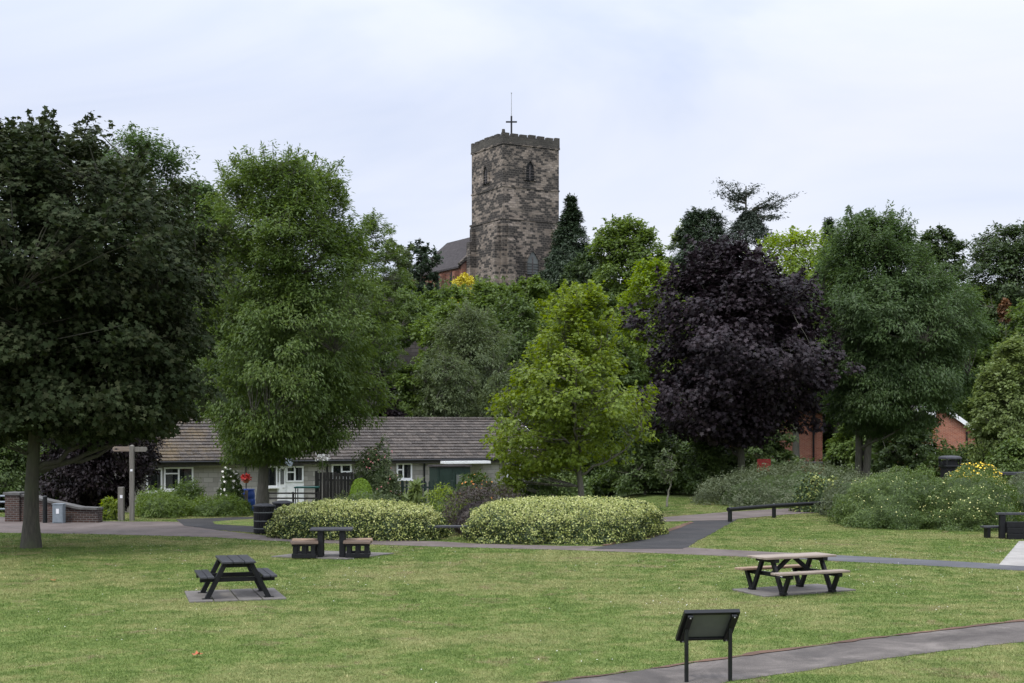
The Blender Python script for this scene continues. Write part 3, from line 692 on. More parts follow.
T('yew_tree', 'pointed dark yew rising left of the flat-branched cedar', 703, 209, 310, 62, 112, 'leaf_conifer', 'egg', 'narrow', 3.5, 29, lump=.2, cr=.5)
T('birch_tree', 'pale soft tree just behind the pointed yew', 688, 222, 320, 46, 118, 'leaf_pale', 'round', seed=30)
T('field_maple_tree', 'lime green tree at the left shoulder of the purple maple', 654, 258, 420, 84, 92, 'leaf_lime', 'egg', seed=31)
T('field_maple_tree', 'lime green rounded tree behind the top of the purple maple', 796, 229, 400, 135, 90, 'leaf_lime', 'egg', seed=32, dens=1.3)
T('field_maple_tree', 'mid green tree between the purple maple and many-stemmed ash', 836, 238, 420, 60, 92, 'leaf_mid', 'egg', seed=33, bark_m='bark_dark')
T('cypress_tree', 'small dark conifer tip above the many-stemmed ash', 829, 219, 300, 34, 122, 'leaf_conifer', 'cone', 'narrow', 4, 34, cr=.4)
T('oak_tree', 'dark round-topped tree just right of the many-stemmed ash', 938, 227, 340, 62, 116, 'leaf_oak', 'egg', seed=35, dens=1.6)
T('oak_tree', 'large dark tree against the sky at the right edge', 1012, 224, 370, 110, 102, 'leaf_oak', 'egg', seed=36, dens=1.7)
T('sycamore_tree', 'mid green bushy tree below the large dark right-edge tree', 975, 285, 440, 90, 101, 'leaf_mid', 'dome', seed=37)
T('sycamore_tree', 'soft green tree at right edge above the pale leafy tree', 1032, 300, 440, 80, 88, 'leaf_ash', 'egg', seed=38)
T('beech_shrub', 'small orange-brown shrub among green trees at upper right', 1005, 299, 322, 9, 97, 'leaf_orange', 'egg', seed=39, clumps=26, per=30, cat='shrub', bark_m='bark_dark', lump=.5)
T('elder_tree', 'leafy green tree directly below the church tower', 487, 279, 345, 78, 124, 'leaf_mid', 'dome', seed=40)
T('elder_tree', 'green tree in front of the tower lower right window', 531, 276, 340, 58, 126, 'leaf_mid', 'round', seed=41)
T('elder_tree', 'green tree below the red church nave', 440, 289, 350, 70, 124, 'leaf_ash', 'dome', seed=42)
T('elder_tree', 'light green tree above the stone retaining wall', 398, 288, 345, 66, 112, 'leaf_ash', 'round', seed=43)
T('elder_tree', 'yellowish green tree low right of the tower', 566, 284, 360, 62, 116, 'leaf_light', 'egg', seed=44, dens=.8)
T('elder_tree', 'dark green tree between tower and the rounded green tree', 604, 296, 400, 70, 112, 'leaf_dark', 'dome', seed=45)
T('elder_tree', 'mid green tree on the slope centre below the tower', 528, 305, 400, 76, 108, 'leaf_dark', 'dome', seed=46)
T('elder_tree', 'fresh green tree halfway down the slope left of centre', 447, 312, 342, 66, 108, 'leaf_mid', 'dome', seed=47)
T('willow_tree', 'grey-green weeping tree behind the bungalow ridge', 470, 304, 420, 112, 89, 'leaf_grey', 'dome', 'narrow', 1.2, 48, droop=1.1)
T('willow_tree', 'smaller grey-green tree left below the weeping one', 447, 352, 422, 70, 83, 'leaf_grey', 'dome', 'narrow', 1.2, 49, droop=1.0)
T('willow_tree', 'grey-green shrubby tree between bungalow ridge and yellow-green tree', 505, 372, 425, 66, 82, 'leaf_grey', 'dome', 'narrow', 1.2, 50, droop=1.0)
T('hazel_tree', 'green bush behind the bungalow roof below the retaining wall', 410, 364, 424, 62, 84, 'leaf_mid', 'dome', seed=51, dens=1.3)
T('plum_shrub', 'dark purple-brown shrub behind the bungalow roof', 374, 372, 424, 56, 81, 'leaf_copper', 'dome', seed=52, dens=1.3, cat='shrub')
T('hazel_tree', 'dark green bush behind the roof right of the ash trunk', 325, 345, 425, 80, 86, 'leaf_dark', 'dome', seed=53)
T('hazel_tree', 'dark green tree behind the roof left of the ash trunk', 215, 330, 430, 110, 86, 'leaf_dark', 'dome', seed=54)
T('hazel_tree', 'green tree filling behind the yellow-green young tree', 612, 335, 440, 90, 90, 'leaf_dark', 'dome', seed=55)
T('hazel_tree', 'dark tree low behind the yellow-green young tree', 560, 380, 450, 90, 84, 'leaf_dark', 'dome', seed=56)
T('holly_tree', 'tall dark evergreen right of the bungalow gable', 612, 405, 505, 74, 76, 'leaf_dark', 'dome', seed=57, dens=1.6)
T('holly_tree', 'dark evergreen behind the thin pale sapling', 672, 400, 505, 84, 78, 'leaf_dark', 'dome', seed=58, dens=1.6)
T('laurel_shrub', 'dark glossy shrub beneath the purple maple', 716, 432, 498, 70, 72, 'leaf_dark', 'dome', seed=59, dens=1.6, cat='shrub')
T('holly_tree', 'dark evergreen right behind the purple maple trunk', 765, 395, 470, 64, 84, 'leaf_dark', 'dome', seed=60, dens=1.4)
T('laurel_shrub', 'green shrub behind the stems of the many-stemmed ash', 858, 418, 485, 70, 84, 'leaf_mid', 'dome', seed=61, dens=1.4, cat='shrub')
T('holly_tree', 'dark evergreen between ash stems and right brick house', 906, 405, 490, 74, 80, 'leaf_dark', 'dome', seed=62, dens=1.4)
T('laurel_shrub', 'green shrub behind the hooded black bin', 958, 447, 490, 80, 68, 'leaf_dark', 'dome', seed=63, dens=1.4, cat='shrub')
T('laurel_shrub', 'green shrub at right edge behind the black handrail', 1018, 440, 480, 60, 58, 'leaf_bush', 'dome', seed=64, dens=1.4, cat='shrub')
T('thicket_tree', 'dark green tree at far left edge behind the metal railings', 0, 410, 512, 90, 60, 'leaf_dark', 'dome', seed=65, dens=1.4)
T('thicket_tree', 'dark green tree behind the left trunk and parapet wall', 48, 395, 510, 90, 66, 'leaf_dark', 'dome', seed=66, dens=1.2)
T('thicket_tree', 'shadowy green tree far left below the dark maple crown', 20, 300, 430, 190, 84, 'leaf_dark', 'dome', seed=67, dens=.8)
for a_ in [('elder_tree', 'dark green small tree right below the tower base', 515, 292, 400, 80, 118, 'leaf_dark'), ('elder_tree', 'green tree between the retaining wall and the weeping tree', 452, 300, 400, 80, 104, 'leaf_mid'),
           ('elder_tree', 'green tree just left of the retaining wall', 372, 300, 420, 70, 102, 'leaf_dark'), ('elder_tree', 'mid green tree under the rounded green tree', 640, 310, 440, 90, 104, 'leaf_mid'),
           ('elder_tree', 'dark green tree left of the lime green shoulder tree', 575, 320, 440, 90, 98, 'leaf_dark'), ('holly_tree', 'dark evergreen filling between bungalow gable and holly', 580, 415, 505, 60, 74, 'leaf_dark'),
           ('holly_tree', 'broad dark evergreen behind the sapling and hedge end', 645, 418, 504, 90, 70, 'leaf_dark'), ('laurel_shrub', 'dark evergreen shrub left of the purple maple trunk', 700, 440, 500, 60, 68, 'leaf_dark'),
           ('holly_tree', 'dark green tree high behind the purple maple right side', 850, 300, 450, 90, 96, 'leaf_dark'), ('sycamore_tree', 'dense green tree right behind the many-stemmed ash', 925, 280, 450, 90, 103, 'leaf_dark'),
           ('elder_tree', 'low dark green tree at the foot of the church tower', 545, 284, 330, 60, 134, 'leaf_dark'), ('elder_tree', 'low green tree hiding the tower left base', 462, 285, 330, 60, 134, 'leaf_mid'),
           ('elder_tree', 'green tree between the nave tree and tall ash', 400, 272, 350, 54, 130, 'leaf_mid'), ('holly_tree', 'dark tree behind the left end of the bungalow roof', 165, 330, 430, 100, 80, 'leaf_dark'),
           ('thicket_tree', 'dark tree between the parapet wall and the copper tree', 62, 420, 512, 60, 62, 'leaf_dark')]:
    T(*a_, 'dome', seed=200 + a_[2], dens=1.1)
def undergrowth():
    n = 90000; r = np.random.default_rng(5); X = r.uniform(-75, 75, n); Y = r.uniform(75, 158, n); Z = tz(X, Y) + r.random(n) ** 2 * (.5 + .7 * (np.sin(X * .9) * np.cos(Y * .7) + 1))
    P = np.stack([X, Y, Z], -1); o = leaf_mesh('undergrowth', P, r.normal(0, .5, (n, 3)) + np.array([0, 0, .7]), r.normal(0, 1, (n, 3)), r.uniform(.2, .5, n), 'kite', M['leaf_dark'], None); tag(o, 'dark green undergrowth covering the slope below the church', 'undergrowth', kind='stuff')
undergrowth()
# the sapling
T('sapling_tree', 'thin pale sapling on the grass right of the hedge', 667, 450, 482, 24, 59, 'leaf_grey', 'round', seed=68, clumps=26, per=26, bark_m='bark_pale', cr=.2, leaf=.11)

# the cedar with flat boughs
def cedar():
    Y = 107.0; s = F / Y; X = wx(747, Y); g = tzf(X, Y); r = np.random.default_rng(71)
    root = thing('cedar_tree', 'cedar with open flat boughs standing against the sky', 'tree', (X, Y, g))
    def pt(px, py, dy=0): return np.array([wx(px, Y) - X, dy, wz(py, Y) - g])
    bz = pt(745, 181); trunk = curve((0, 0, -.1), pt(746, 186), n=12, wob=.02, r=r)
    boughs = [((746, 200), (719, 180), 0), ((746, 204), (720, 190), .6), ((746, 196), (756, 184), .3), ((747, 208), (731, 207), -.8), ((748, 212), (795, 193), .2), ((752, 210), (776, 194), -.6),
              ((750, 214), (782, 214), .5), ((750, 216), (772, 218), -.9), ((745, 200), (733, 185), -.9), ((748, 213), (762, 206), 1.0), ((745, 192), (737, 196), 1.0), ((760, 208), (781, 203), 0.4)]
    paths = [(trunk, np.linspace(.3, .05, 12))]; P = []; 
    for a, b_, dy in boughs:
        c = curve(pt(*a), pt(*b_, dy), n=14, wob=.05, r=r, up=-.2); paths.append((c, np.linspace(.09, .015, 14)))
        for k in range(3, 14):
            for _ in range(20):
                P.append(c[k] + r.normal(0, 1, 3) * np.array([.30, .30, .10]) + np.array([0, 0, -.16 * r.random()]))
    t = r.random(7000) ** .8; ph = r.random(7000) * 2 * np.pi; zc = pt(747, 245)[2] + t * (pt(747, 213)[2] - pt(747, 245)[2]); rr = (2.2 * (1 - t) + .4) * r.uniform(.4, 1, 7000)
    P = np.concatenate([np.array(P), np.stack([np.cos(ph) * rr + .1, np.sin(ph) * rr, zc], -1)]); n = len(P)
    leaf_mesh('crown', P, r.normal(0, .5, (n, 3)) + np.array([0, 0, .8]), r.normal(0, 1, (n, 3)) * np.array([1, 1, .3]), .26 * r.uniform(.6, 1.3, n), 'narrow', M['leaf_cedar'], root)
    tubes('trunk', paths, M['bark_dark'], root)
cedar()

# ================================================================ church
def church():
    Y0 = 152.0; X0 = wx(503, Y0); g = 17.4; s = F / Y0; a = math.radians(30)
    root = thing('church', 'old sandstone church with a tall soot-blackened battlemented tower on the hill', 'church', (X0, Y0, g), a)
    L = 7.15
    def zz(py): return wz(py, Y0) - g
    ztop, zpar, zs2, zs3 = zz(131.8), zz(141.5), zz(185), zz(217)
    m = MB()
    m.b2((.0, .0, -1.5), (L, L, zpar))                                   # shaft
    m.b2((-.12, -.12, -1.5), (L + .12, L + .12, zs3 - .25))              # wider lower stage
    m.b2((-.25, -.25, -1.5), (L + .25, L + .25, zz(268)))
    tower = m.build('tower', M['tower_stone'], root)
    c = MB()
    for z, o_, h_ in ((zpar, .09, .22), (zs2, .07, .16), (zs3, .19, .2)):
        c.b2((-o_, -o_, z - h_), (L + o_, L + o_, z))
    c.build('string_course', M['tower_stone'], tower)
    p = MB(); w = .35; zp = zpar + .02
    zm = ztop - .30
    p.b2((-.06, -.06, zpar), (L + .06, w, zm)); p.b2((-.06, L - w, zpar), (L + .06, L + .06, zm)); p.b2((-.06, w, zpar), (w, L - w, zm)); p.b2((L - w, w, zpar), (L + .06, L - w, zm))
    n = 7; pitch = (L + .12) / (n - .5)
    rr = random.Random(4)
    for k in range(n):
        x0 = -.06 + k * pitch; x1 = min(x0 + pitch * .74, L + .06); hh = rr.uniform(-.06, .05)
        for (y0, y1) in ((-.062, w - .02), (L - w + .02, L + .062)): p.b2((x0, y0, zm), (x1, y1, ztop + hh))
        if 0 < k < n - 1:
            for (y0, y1) in ((-.062, w - .02), (L - w + .02, L + .062)): p.b2((y0, x0, zm), (y1, x1, ztop + rr.uniform(-.06, .05)))
    p.cyl((.12, .12, zm), (.12, .12, ztop + .32), .24, .16, 8)
    p.b2((w, w, zpar - .1), (L - w, L - w, zpar + .15))
    p.build('parapet', M['parapet_stone'], tower)
    for (x0, y0, x1, y1, zt) in ((.35, -.85, 1.15, -.1, zz(236)), (L - 1.15, -.85, L - .35, -.1, zz(236)), (-.85, .35, -.1, 1.15, zz(236)), (-.85, L - 1.15, -.1, L - .35, zz(236)),
                                 (.45, -.5, 1.05, -.1, zz(222)), (L - 1.05, -.5, L - .45, -.1, zz(222)), (-.5, .45, -.1, 1.05, zz(222)), (-.5, L - 1.05, -.1, L - .45, zz(222))):
        b = MB(); b.add([(x0, y0, -1.5), (x1, y0, -1.5), (x1, y1, -1.5), (x0, y1, -1.5), (x0, y0, zt - .5 * (y0 < -.2)), (x1, y0, zt - .5 * (y0 < -.2)), (x1, y1, zt), (x0, y1, zt)],
              [(3, 2, 1, 0), (4, 5, 6, 7), (0, 1, 5, 4), (1, 2, 6, 5), (2, 3, 7, 6), (3, 0, 4, 7)])
        b.build('buttress', M['tower_stone'], tower)
    def arch(cx, zb, zt, w_, n=8):                                       # pointed arch outline
        pts = [(cx - w_ / 2, zb), (cx + w_ / 2, zb)]; zsps = zt - w_ * .85
        for k in range(n + 1):
            t = k / n; pts.append((cx + w_ / 2 * (1 - t ** 1.6), zsps + (zt - zsps) * t))
        for k in range(n - 1, -1, -1):
            t = k / n; pts.append((cx - w_ / 2 * (1 - t ** 1.6), zsps + (zt - zsps) * t))
        return pts
    def lancet(face, cx, zb, zt, w_, glassm='dark_void', depth_off=.0):
        def put(u, d, z): return (u, -d, z) if face == 'R' else (-d, u, z)
        def plate(name, outline, hole, d0, d1, mat, par):
            mm = MB(); n_ = len(outline)
            if hole is None:
                vs_ = [put(u, d0, z) for u, z in outline] + [put(u, d1, z) for u, z in outline]
                mm.add(vs_, [tuple(range(n_)), tuple(range(n_, 2 * n_))] + [(i, (i + 1) % n_, n_ + (i + 1) % n_, n_ + i) for i in range(n_)])
            else:
                vs_ = [put(u, d0, z) for u, z in outline] + [put(u, d0, z) for u, z in hole] + [put(u, d1, z) for u, z in outline] + [put(u, d1, z) for u, z in hole]
                fs_ = []
                for i in range(n_):
                    j = (i + 1) % n_
                    fs_ += [(2 * n_ + i, 2 * n_ + j, 3 * n_ + j, 3 * n_ + i), (i, j, 2 * n_ + j, 2 * n_ + i), (n_ + i, n_ + j, 3 * n_ + j, 3 * n_ + i)]
                mm.add(vs_, fs_)
            return mm.build(name, mat, par)
        o_ = .0 + depth_off
        wn_ = plate('window', arch(cx, zb, zt, w_), None, o_ - .2, o_ + .015, M[glassm], tower)
        plate('hood_mould', arch(cx, zb - .0, zt + .28, w_ + .42), arch(cx, zb, zt, w_), o_ - .1, o_ + .16, M['tower_stone'], wn_)
        mm = MB(); wz_ = zb
        def bx(u0, u1, z0_, z1_): 
            p0, p1 = put(u0, o_ - .02, z0_), put(u1, o_ + .08, z1_); mm.b2(p0, p1)
        bx(cx - .05, cx + .05, zb, zt - w_ * .45)
        k = zb + .25
        while k < zt - w_ * .9:
            bx(cx - w_ / 2, cx - .06, k, k + .05); bx(cx + .06, cx + w_ / 2, k, k + .05); k += .3
        mm.build('louvre', M['wall_stone'], wn_)
    lancet('R', L * .47, zz(178), zz(158), 1.05); lancet('L', L * .52, zz(179), zz(160), 1.05)
    lancet('R', L * .50, zz(273), zz(249), 1.5, 'panel_grey', .26)
    # staff with cross
    st = MB(); xs_, ys_ = 2.9, 3.2
    def zc(py): return wz(py, Y0 + 3) - g
    st.cyl((xs_, ys_, zpar + .1), (xs_, ys_, zc(91)), .07, .03, 8); st.cyl((xs_, ys_, zc(90)), (xs_, ys_, zc(91.5)), .07, .05, 8)
    st.build('flagpole', M['galv'], tower)
    cr_ = MB(); ux, uy = math.cos(-a), math.sin(-a)
    cr_.bar((xs_ - ux * .62, ys_ - uy * .62, zc(119.5)), (xs_ + ux * .62, ys_ + uy * .62, zc(119.5)), .14, .16); cr_.bar((xs_, ys_, zc(133)), (xs_, ys_, zc(113.5)), .14, .16)
    cr_.build('cross', M['black_paint'], tower)
    # nave
    u0, u1, v0, v1 = -1.3, 8.3, 7.0, 20.0; ze, zr = wz(265, 157) - g, wz(228, 157) - g; um = (u0 + u1) / 2
    nm = MB(); 
    nm.add([(u0, v0, -1.5), (u1, v0, -1.5), (u1, v1, -1.5), (u0, v1, -1.5), (u0, v0, ze), (u1, v0, ze), (u1, v1, ze), (u0, v1, ze), (um, v0, zr - .15), (um, v1, zr - .15)],
           [(3, 2, 1, 0), (0, 1, 5, 8, 4), (2, 3, 7, 9, 6), (1, 2, 6, 5), (3, 0, 4, 7), (4, 8, 9, 7), (8, 5, 6, 9)])
    nave = nm.build('nave', M['nave_stone'], root)
    rf = MB(); o_ = .3
    for sgn, ue in ((-1, u0), (1, u1)):
        e0 = ue + sgn * o_; zl = ze - o_ * (zr - ze) / (um - u0)
        rf.add([(e0, v0 + .35, zl), (e0, v1, zl), (um, v1, zr), (um, v0 + .35, zr), (e0, v0 + .35, zl + .2), (e0, v1, zl + .2), (um, v1, zr + .2), (um, v0 + .35, zr + .2)],
               [(3, 2, 1, 0), (4, 5, 6, 7), (0, 1, 5, 4), (1, 2, 6, 5), (2, 3, 7, 6), (3, 0, 4, 7)])
    rf.build('roof', M['slate'], nave)
    cp = MB()
    for ue, sg in ((u0, -1), (u1, 1)): cp.bar((ue + sg * .35, v0 + .12, ze + .12), (um, v0 + .12, zr + .42), .42, .3)
    cp.build('gable_coping', M['tower_stone'], nave)
    for v in (9.5, 13.0, 16.5):
        wmb = MB()
        wmb.b2((u0 - .03, v - .5, ze - 2.6), (u0 + .1, v + .5, ze - 1.0))
        wmb.add([(u0 - .03, v - .5, ze - 1.0), (u0 - .03, v + .5, ze - 1.0), (u0 - .03, v, ze - .35)], [(0, 1, 2)])
        wmb.build('window', M['dark_void'], nave)
    for v in (8.0, 11.3, 14.8, 18.2):
        bt = MB(); bt.b2((u0 - .6, v - .3, -1.5), (u0 - .0, v + .3, ze - .6)); bt.build('buttress', M['nave_stone'], nave)
church()
bush('broom_shrub', 'bright yellow rounded shrub beside the church nave', 'shrub', (wx(464, 139), 139, 1.25, .8), wz(277, 139) - tzf(wx(465, 139), 139), 'leaf_yellow', .2, 2600, 'kite', seed=72, p=4.5, z0=tzf(wx(465, 139), 139), thick=.4, core='leaf_yellow')

# retaining wall on the slope
def retaining():
    Y = 116.0; x0, x1 = wx(390, Y), wx(434, Y); m = MB(); zt, zb = wz(338, Y), 4.5
    m.b2((0, 0, 0), (x1 - x0, .6, zt - zb)); o = m.build('retaining_wall', M['wall_stone']); o.location = (x0, Y, zb)
    c = MB(); c.b2((-.1, -.08, zt - zb), (x1 - x0 + .1, .68, zt - zb + .18)); c.build('coping', M['coping'], o)
    tag(o, 'dark stone retaining wall partly hidden among the hillside trees', 'wall')
retaining()

# ================================================================ bungalows
def bungalow():
    A = (wx(118, 61.6), 61.6); B = (wx(546, 70.0), 70.0); ang = math.atan2(B[1] - A[1], B[0] - A[0]); Lh = math.hypot(B[0] - A[0], B[1] - A[1])
    g = -.45; ze, zr = 1.93 - g, 3.72 - g; D = 8.0
    root = thing('bungalow_terrace', 'long low terrace of pale bungalows with mossy brown tiled roof', 'house', (A[0], A[1], g), ang)
    m = MB(); m.add([(0, 0, -.4), (Lh, 0, -.4), (Lh, D, -.4), (0, D, -.4), (0, 0, ze), (Lh, 0, ze), (Lh, D, ze), (0, D, ze), (0, D / 2, zr - .12), (Lh, D / 2, zr - .12)],
                    [(3, 2, 1, 0), (0, 1, 5, 4), (1, 2, 6, 9, 5), (2, 3, 7, 6), (3, 0, 4, 8, 7), (4, 5, 9, 8), (8, 9, 6, 7)])
    wall = m.build('wall', M['pale_brick'], root)
    # tiled roof: overlapping courses of single tiles
    r = random.Random(3); rf = MB(); sl = math.hypot(D / 2 + .35, (zr - ze) * (D / 2 + .35) / (D / 2)); pitch = math.atan2(zr - ze, D / 2); nc = 14; cl = sl / nc; tw = .30
    for side in (1, -1):
        for k in range(nc):
            d0 = k * cl; nt_ = int((Lh + .5) / tw) if side == 1 else 6; tw_ = (Lh + .5) / nt_
            for i in range(nt_):
                x0 = -.25 + i * tw_ + .004; x1 = x0 + tw_ - .008; lift = .055 + r.uniform(-.006, .008); rise = r.uniform(-.003, .003)
                def pt(x, d, h):
                    yy = -.35 + d * math.cos(pitch) - h * math.sin(pitch); z_ = ze - .35 * math.tan(pitch) + d * math.sin(pitch) + h * math.cos(pitch) + .03
                    return (x, yy if side == 1 else D - yy, z_)
                de = d0 + cl * 1.12 if k < nc - 1 else d0 + cl
                rf.add([pt(x0, d0, rise), pt(x1, d0, rise), pt(x1, de, -.012), pt(x0, de, -.012), pt(x0, d0, lift), pt(x1, d0, lift), pt(x1, de, .012), pt(x0, de, .012)],
                       [(3, 2, 1, 0), (4, 5, 6, 7), (0, 1, 5, 4), (1, 2, 6, 5), (2, 3, 7, 6), (3, 0, 4, 7)])
    for i in range(int(Lh / .45)): rf.cyl((-.2 + i * .45, D / 2, zr + .03), (.23 + i * .45, D / 2, zr + .035), .12, .12, 10)
    roof = rf.build('roof', M['roof_tile'], root)
    f = MB(); f.b2((-.25, -.36, ze - .32), (Lh + .25, -.31, ze - .16)); f.build('fascia', M['fence_wood'], root)
    gt = MB(); gt.cyl((-.25, -.42, ze - .17), (Lh + .25, -.42, ze - .17), .055, .055, 10); gt.build('gutter', M['black_paint'], root)
    bb = MB(); bb.bar((Lh + .27, -.36, ze - .22), (Lh + .27, D / 2, zr - .02), .04, .2); bb.bar((Lh + .27, D + .36, ze - .22), (Lh + .27, D / 2, zr - .02), .04, .2); bb.build('bargeboard', M['white_paint'], root)
    def u_of(px):                                                       # where a sight line meets the front wall
        k = (px - 512) / F; ca, sa = math.cos(ang), math.sin(ang); return (k * A[1] - A[0]) / (ca - k * sa)
    def z_of(py, u): return wz(py, A[1] + u * math.sin(ang)) - g
    def window(pxa, pxb, ya, yb, bars=(), rails=(), curt=True, sill=True, name='window'):
        u0, u1 = u_of(pxa), u_of(pxb); um = (u0 + u1) / 2; zt, zb = z_of(ya, um), z_of(yb, um); t = .075
        w = MB(); y0, y1 = -.11, -.005
        w.b2((u0, y0, zt - t), (u1, y1, zt)); w.b2((u0, y0, zb), (u1, y1, zb + t)); w.b2((u0, y0, zb + t), (u0 + t, y1, zt - t)); w.b2((u1 - t, y0, zb + t), (u1, y1, zt - t))
        for b_ in bars:
            ub = u0 + (u1 - u0) * b_; w.b2((ub - t / 2, y0, zb + t), (ub + t / 2, y1, zt - t))
        for (a_, b_, h_) in rails:
            w.b2((u0 + (u1 - u0) * a_, y0 + .004, zb + (zt - zb) * h_ - .03), (u0 + (u1 - u0) * b_, y1, zb + (zt - zb) * h_ + .03))
        if sill: w.b2((u0 - .06, y0 - .07, zb - .06), (u1 + .06, y1, zb - .002))
        fr = w.build(name, M['white_paint'], wall)
        v = MB(); v.b2((u0 + .02, -.02, zb + .02), (u1 - .02, -.004, zt - .02)); v.build('room_dark', M['dark_void'], fr)
        p = MB(); p.b2((u0 + .03, -.085, zb + .03), (u1 - .03, -.079, zt - .03)); p.build('pane', M['glass'], fr)
        if curt:
            wd = (u1 - u0) * .3
            for (a0, a1) in ((u0 + .06, u0 + wd), (u1 - wd, u1 - .06)):
                n = 12; c = MB()
                vs_ = []
                for i in range(n + 1):
                    u = a0 + (a1 - a0) * i / n; y = -.045 + .018 * math.sin(i * 2.4); vs_ += [(u, y, zb + .05), (u, y, zt - .05)]
                c.add(vs_, [(2 * i, 2 * i + 2, 2 * i + 3, 2 * i + 1) for i in range(n)])
                c.build('curtain', M['curtain'], fr)
        return fr
    window(146, 162, 468, 492, (), (), True); window(163.5, 193, 467, 490, (.5,), ((0.0, .5, .72),), True)
    window(266, 277, 466, 487, (), (), True); 
    # porch door beside a window over a white panel
    u0, u1 = u_of(277.5), u_of(285); um = u0
    window(285.5, 303, 466, 482, (.5,), ((0, .5, .62),), True, False)
    pn = MB(); a0, a1 = u_of(277), u_of(303.5); pn.b2((a0, -.07, .05), (a1, -.006, z_of(482.5, a0))); pn.build('porch_panel', M['white_paint'], wall, .01)
    dr = MB(); dr.b2((u0 + .03, -.13, .0), (u1, -.075, z_of(466, u0))); d = dr.build('door', M['white_paint'], wall, .008)
    gl = MB(); gl.b2((u0 + .1, -.14, 1.15), (u1 - .08, -.131, z_of(469, u0))); gl.build('pane', M['glass'], d)
    hd = MB(); hd.cyl((u1 - .06, -.17, .98), (u1 - .16, -.17, .98), .015); hd.build('handle', M['galv'], d)
    window(331, 351, 464, 478, (.5,), ((.5, 1, .45),), False); window(396, 411.5, 463, 479.5, (.42,), ((0, .42, .6),), True)
    window(506, 520, 462, 477.5, (), (), True)
    # flat canopy with a white edge, and a downpipe
    cn = MB(); cn.b2((u_of(437), -1.1, ze - .34), (u_of(482), -.43, ze - .22)); cn.build('canopy', M['white_paint'], root)
    for q_ in (327, 424):
        dp = MB(); dp.cyl((u_of(q_), -.06, 0), (u_of(q_), -.06, ze - .2), .04); dp.build('downpipe', M['black_paint'], root)
    ad = MB(); uu = u_of(286); zd = z_of(462, uu)
    ad.cyl((uu, -.48, zd), (uu + .02, -.53, zd + .01), .2, .2, 16); ad.build('satellite_dish', M['grey_metal'], root)
    return root, u_of
bungalow()

# ================================================================ brick houses beyond the right-hand trees
def brick_house(label, Y, pxl, pxr, D, ze, zr, gable):
    x0, x1 = wx(pxl, Y), wx(pxr, Y); g = tzf((x0 + x1) / 2, Y + 2) - .3; root = thing('brick_house', label, 'house', (x0, Y, g)); W = x1 - x0
    m = MB()
    if gable:   # gable end towards the park
        m.add([(0, 0, -1), (W, 0, -1), (W, D, -1), (0, D, -1), (0, 0, ze), (W, 0, ze), (W, D, ze), (0, D, ze), (W / 2, 0, zr - .1), (W / 2, D, zr - .1)],
              [(3, 2, 1, 0), (0, 1, 5, 8, 4), (1, 2, 6, 5), (2, 3, 7, 9, 6), (3, 0, 4, 7), (4, 8, 9, 7), (8, 5, 6, 9)])
    else: m.b2((0, 0, -1), (W, D, ze))
    wall = m.build('wall', M['red_brick'], root); r = MB()
    if gable:
        for a, s_ in ((0, -1), (W, 1)):
            k = (zr - ze) / (W / 2); r.add([(a + s_ * .3, -.25, ze - .3 * k), (a + s_ * .3, D, ze - .3 * k), (W / 2, D, zr), (W / 2, -.25, zr), (a + s_ * .3, -.25, ze - .3 * k + .15), (a + s_ * .3, D, ze - .3 * k + .15), (W / 2, D, zr + .15), (W / 2, -.25, zr + .15)],
                     [(3, 2, 1, 0), (4, 5, 6, 7), (0, 1, 5, 4), (1, 2, 6, 5), (2, 3, 7, 6), (3, 0, 4, 7)])
        bbm = MB(); bbm.bar((-.3, -.28, ze - .3 * k), (W / 2, -.28, zr), .05, .25); bbm.bar((W + .3, -.28, ze - .3 * k), (W / 2, -.28, zr), .05, .25); bbm.build('bargeboard', M['white_paint'], root)
    else:
        for s_ in (0, 1):
            ye = -.3 if s_ == 0 else D + .3
            r.add([(-.2, ye, ze - .1), (W + .2, ye, ze - .1), (W + .2, D / 2, zr), (-.2, D / 2, zr), (-.2, ye, ze + .05), (W + .2, ye, ze + .05), (W + .2, D / 2, zr + .15), (-.2, D / 2, zr + .15)],
                  [(3, 2, 1, 0), (4, 5, 6, 7), (0, 1, 5, 4), (1, 2, 6, 5), (2, 3, 7, 6), (3, 0, 4, 7)])
    r.build('roof', M['slate'], root)
    for (u, zc_) in ((.3, 1.6), (.3, 4.0)):
        w = MB(); cx = W * u; w.b2((cx - .6, -.05, zc_ - .6), (cx + .6, -.004, zc_ + .6)); fr = w.build('window', M['white_paint'], wall)
        p = MB(); p.b2((cx - .53, -.06, zc_ - .53), (cx - .03, -.052, zc_ + .53)); p.b2((cx + .03, -.06, zc_ - .53), (cx + .53, -.052, zc_ + .53)); p.build('pane', M['dark_void'], fr)
    d = MB(); d.cyl((W - .6, -.08, -.5), (W - .6, -.08, ze), .06); d.build('downpipe', M['black_paint'], root)
brick_house('red brick house glimpsed between the purple maple and ash stems', 92, 742, 822.5, 7, 4.6, 6.6, False)
brick_house('red brick gable with white bargeboard between ash and pale right tree', 88, 905, 976, 7, 3.0, 4.6, True)

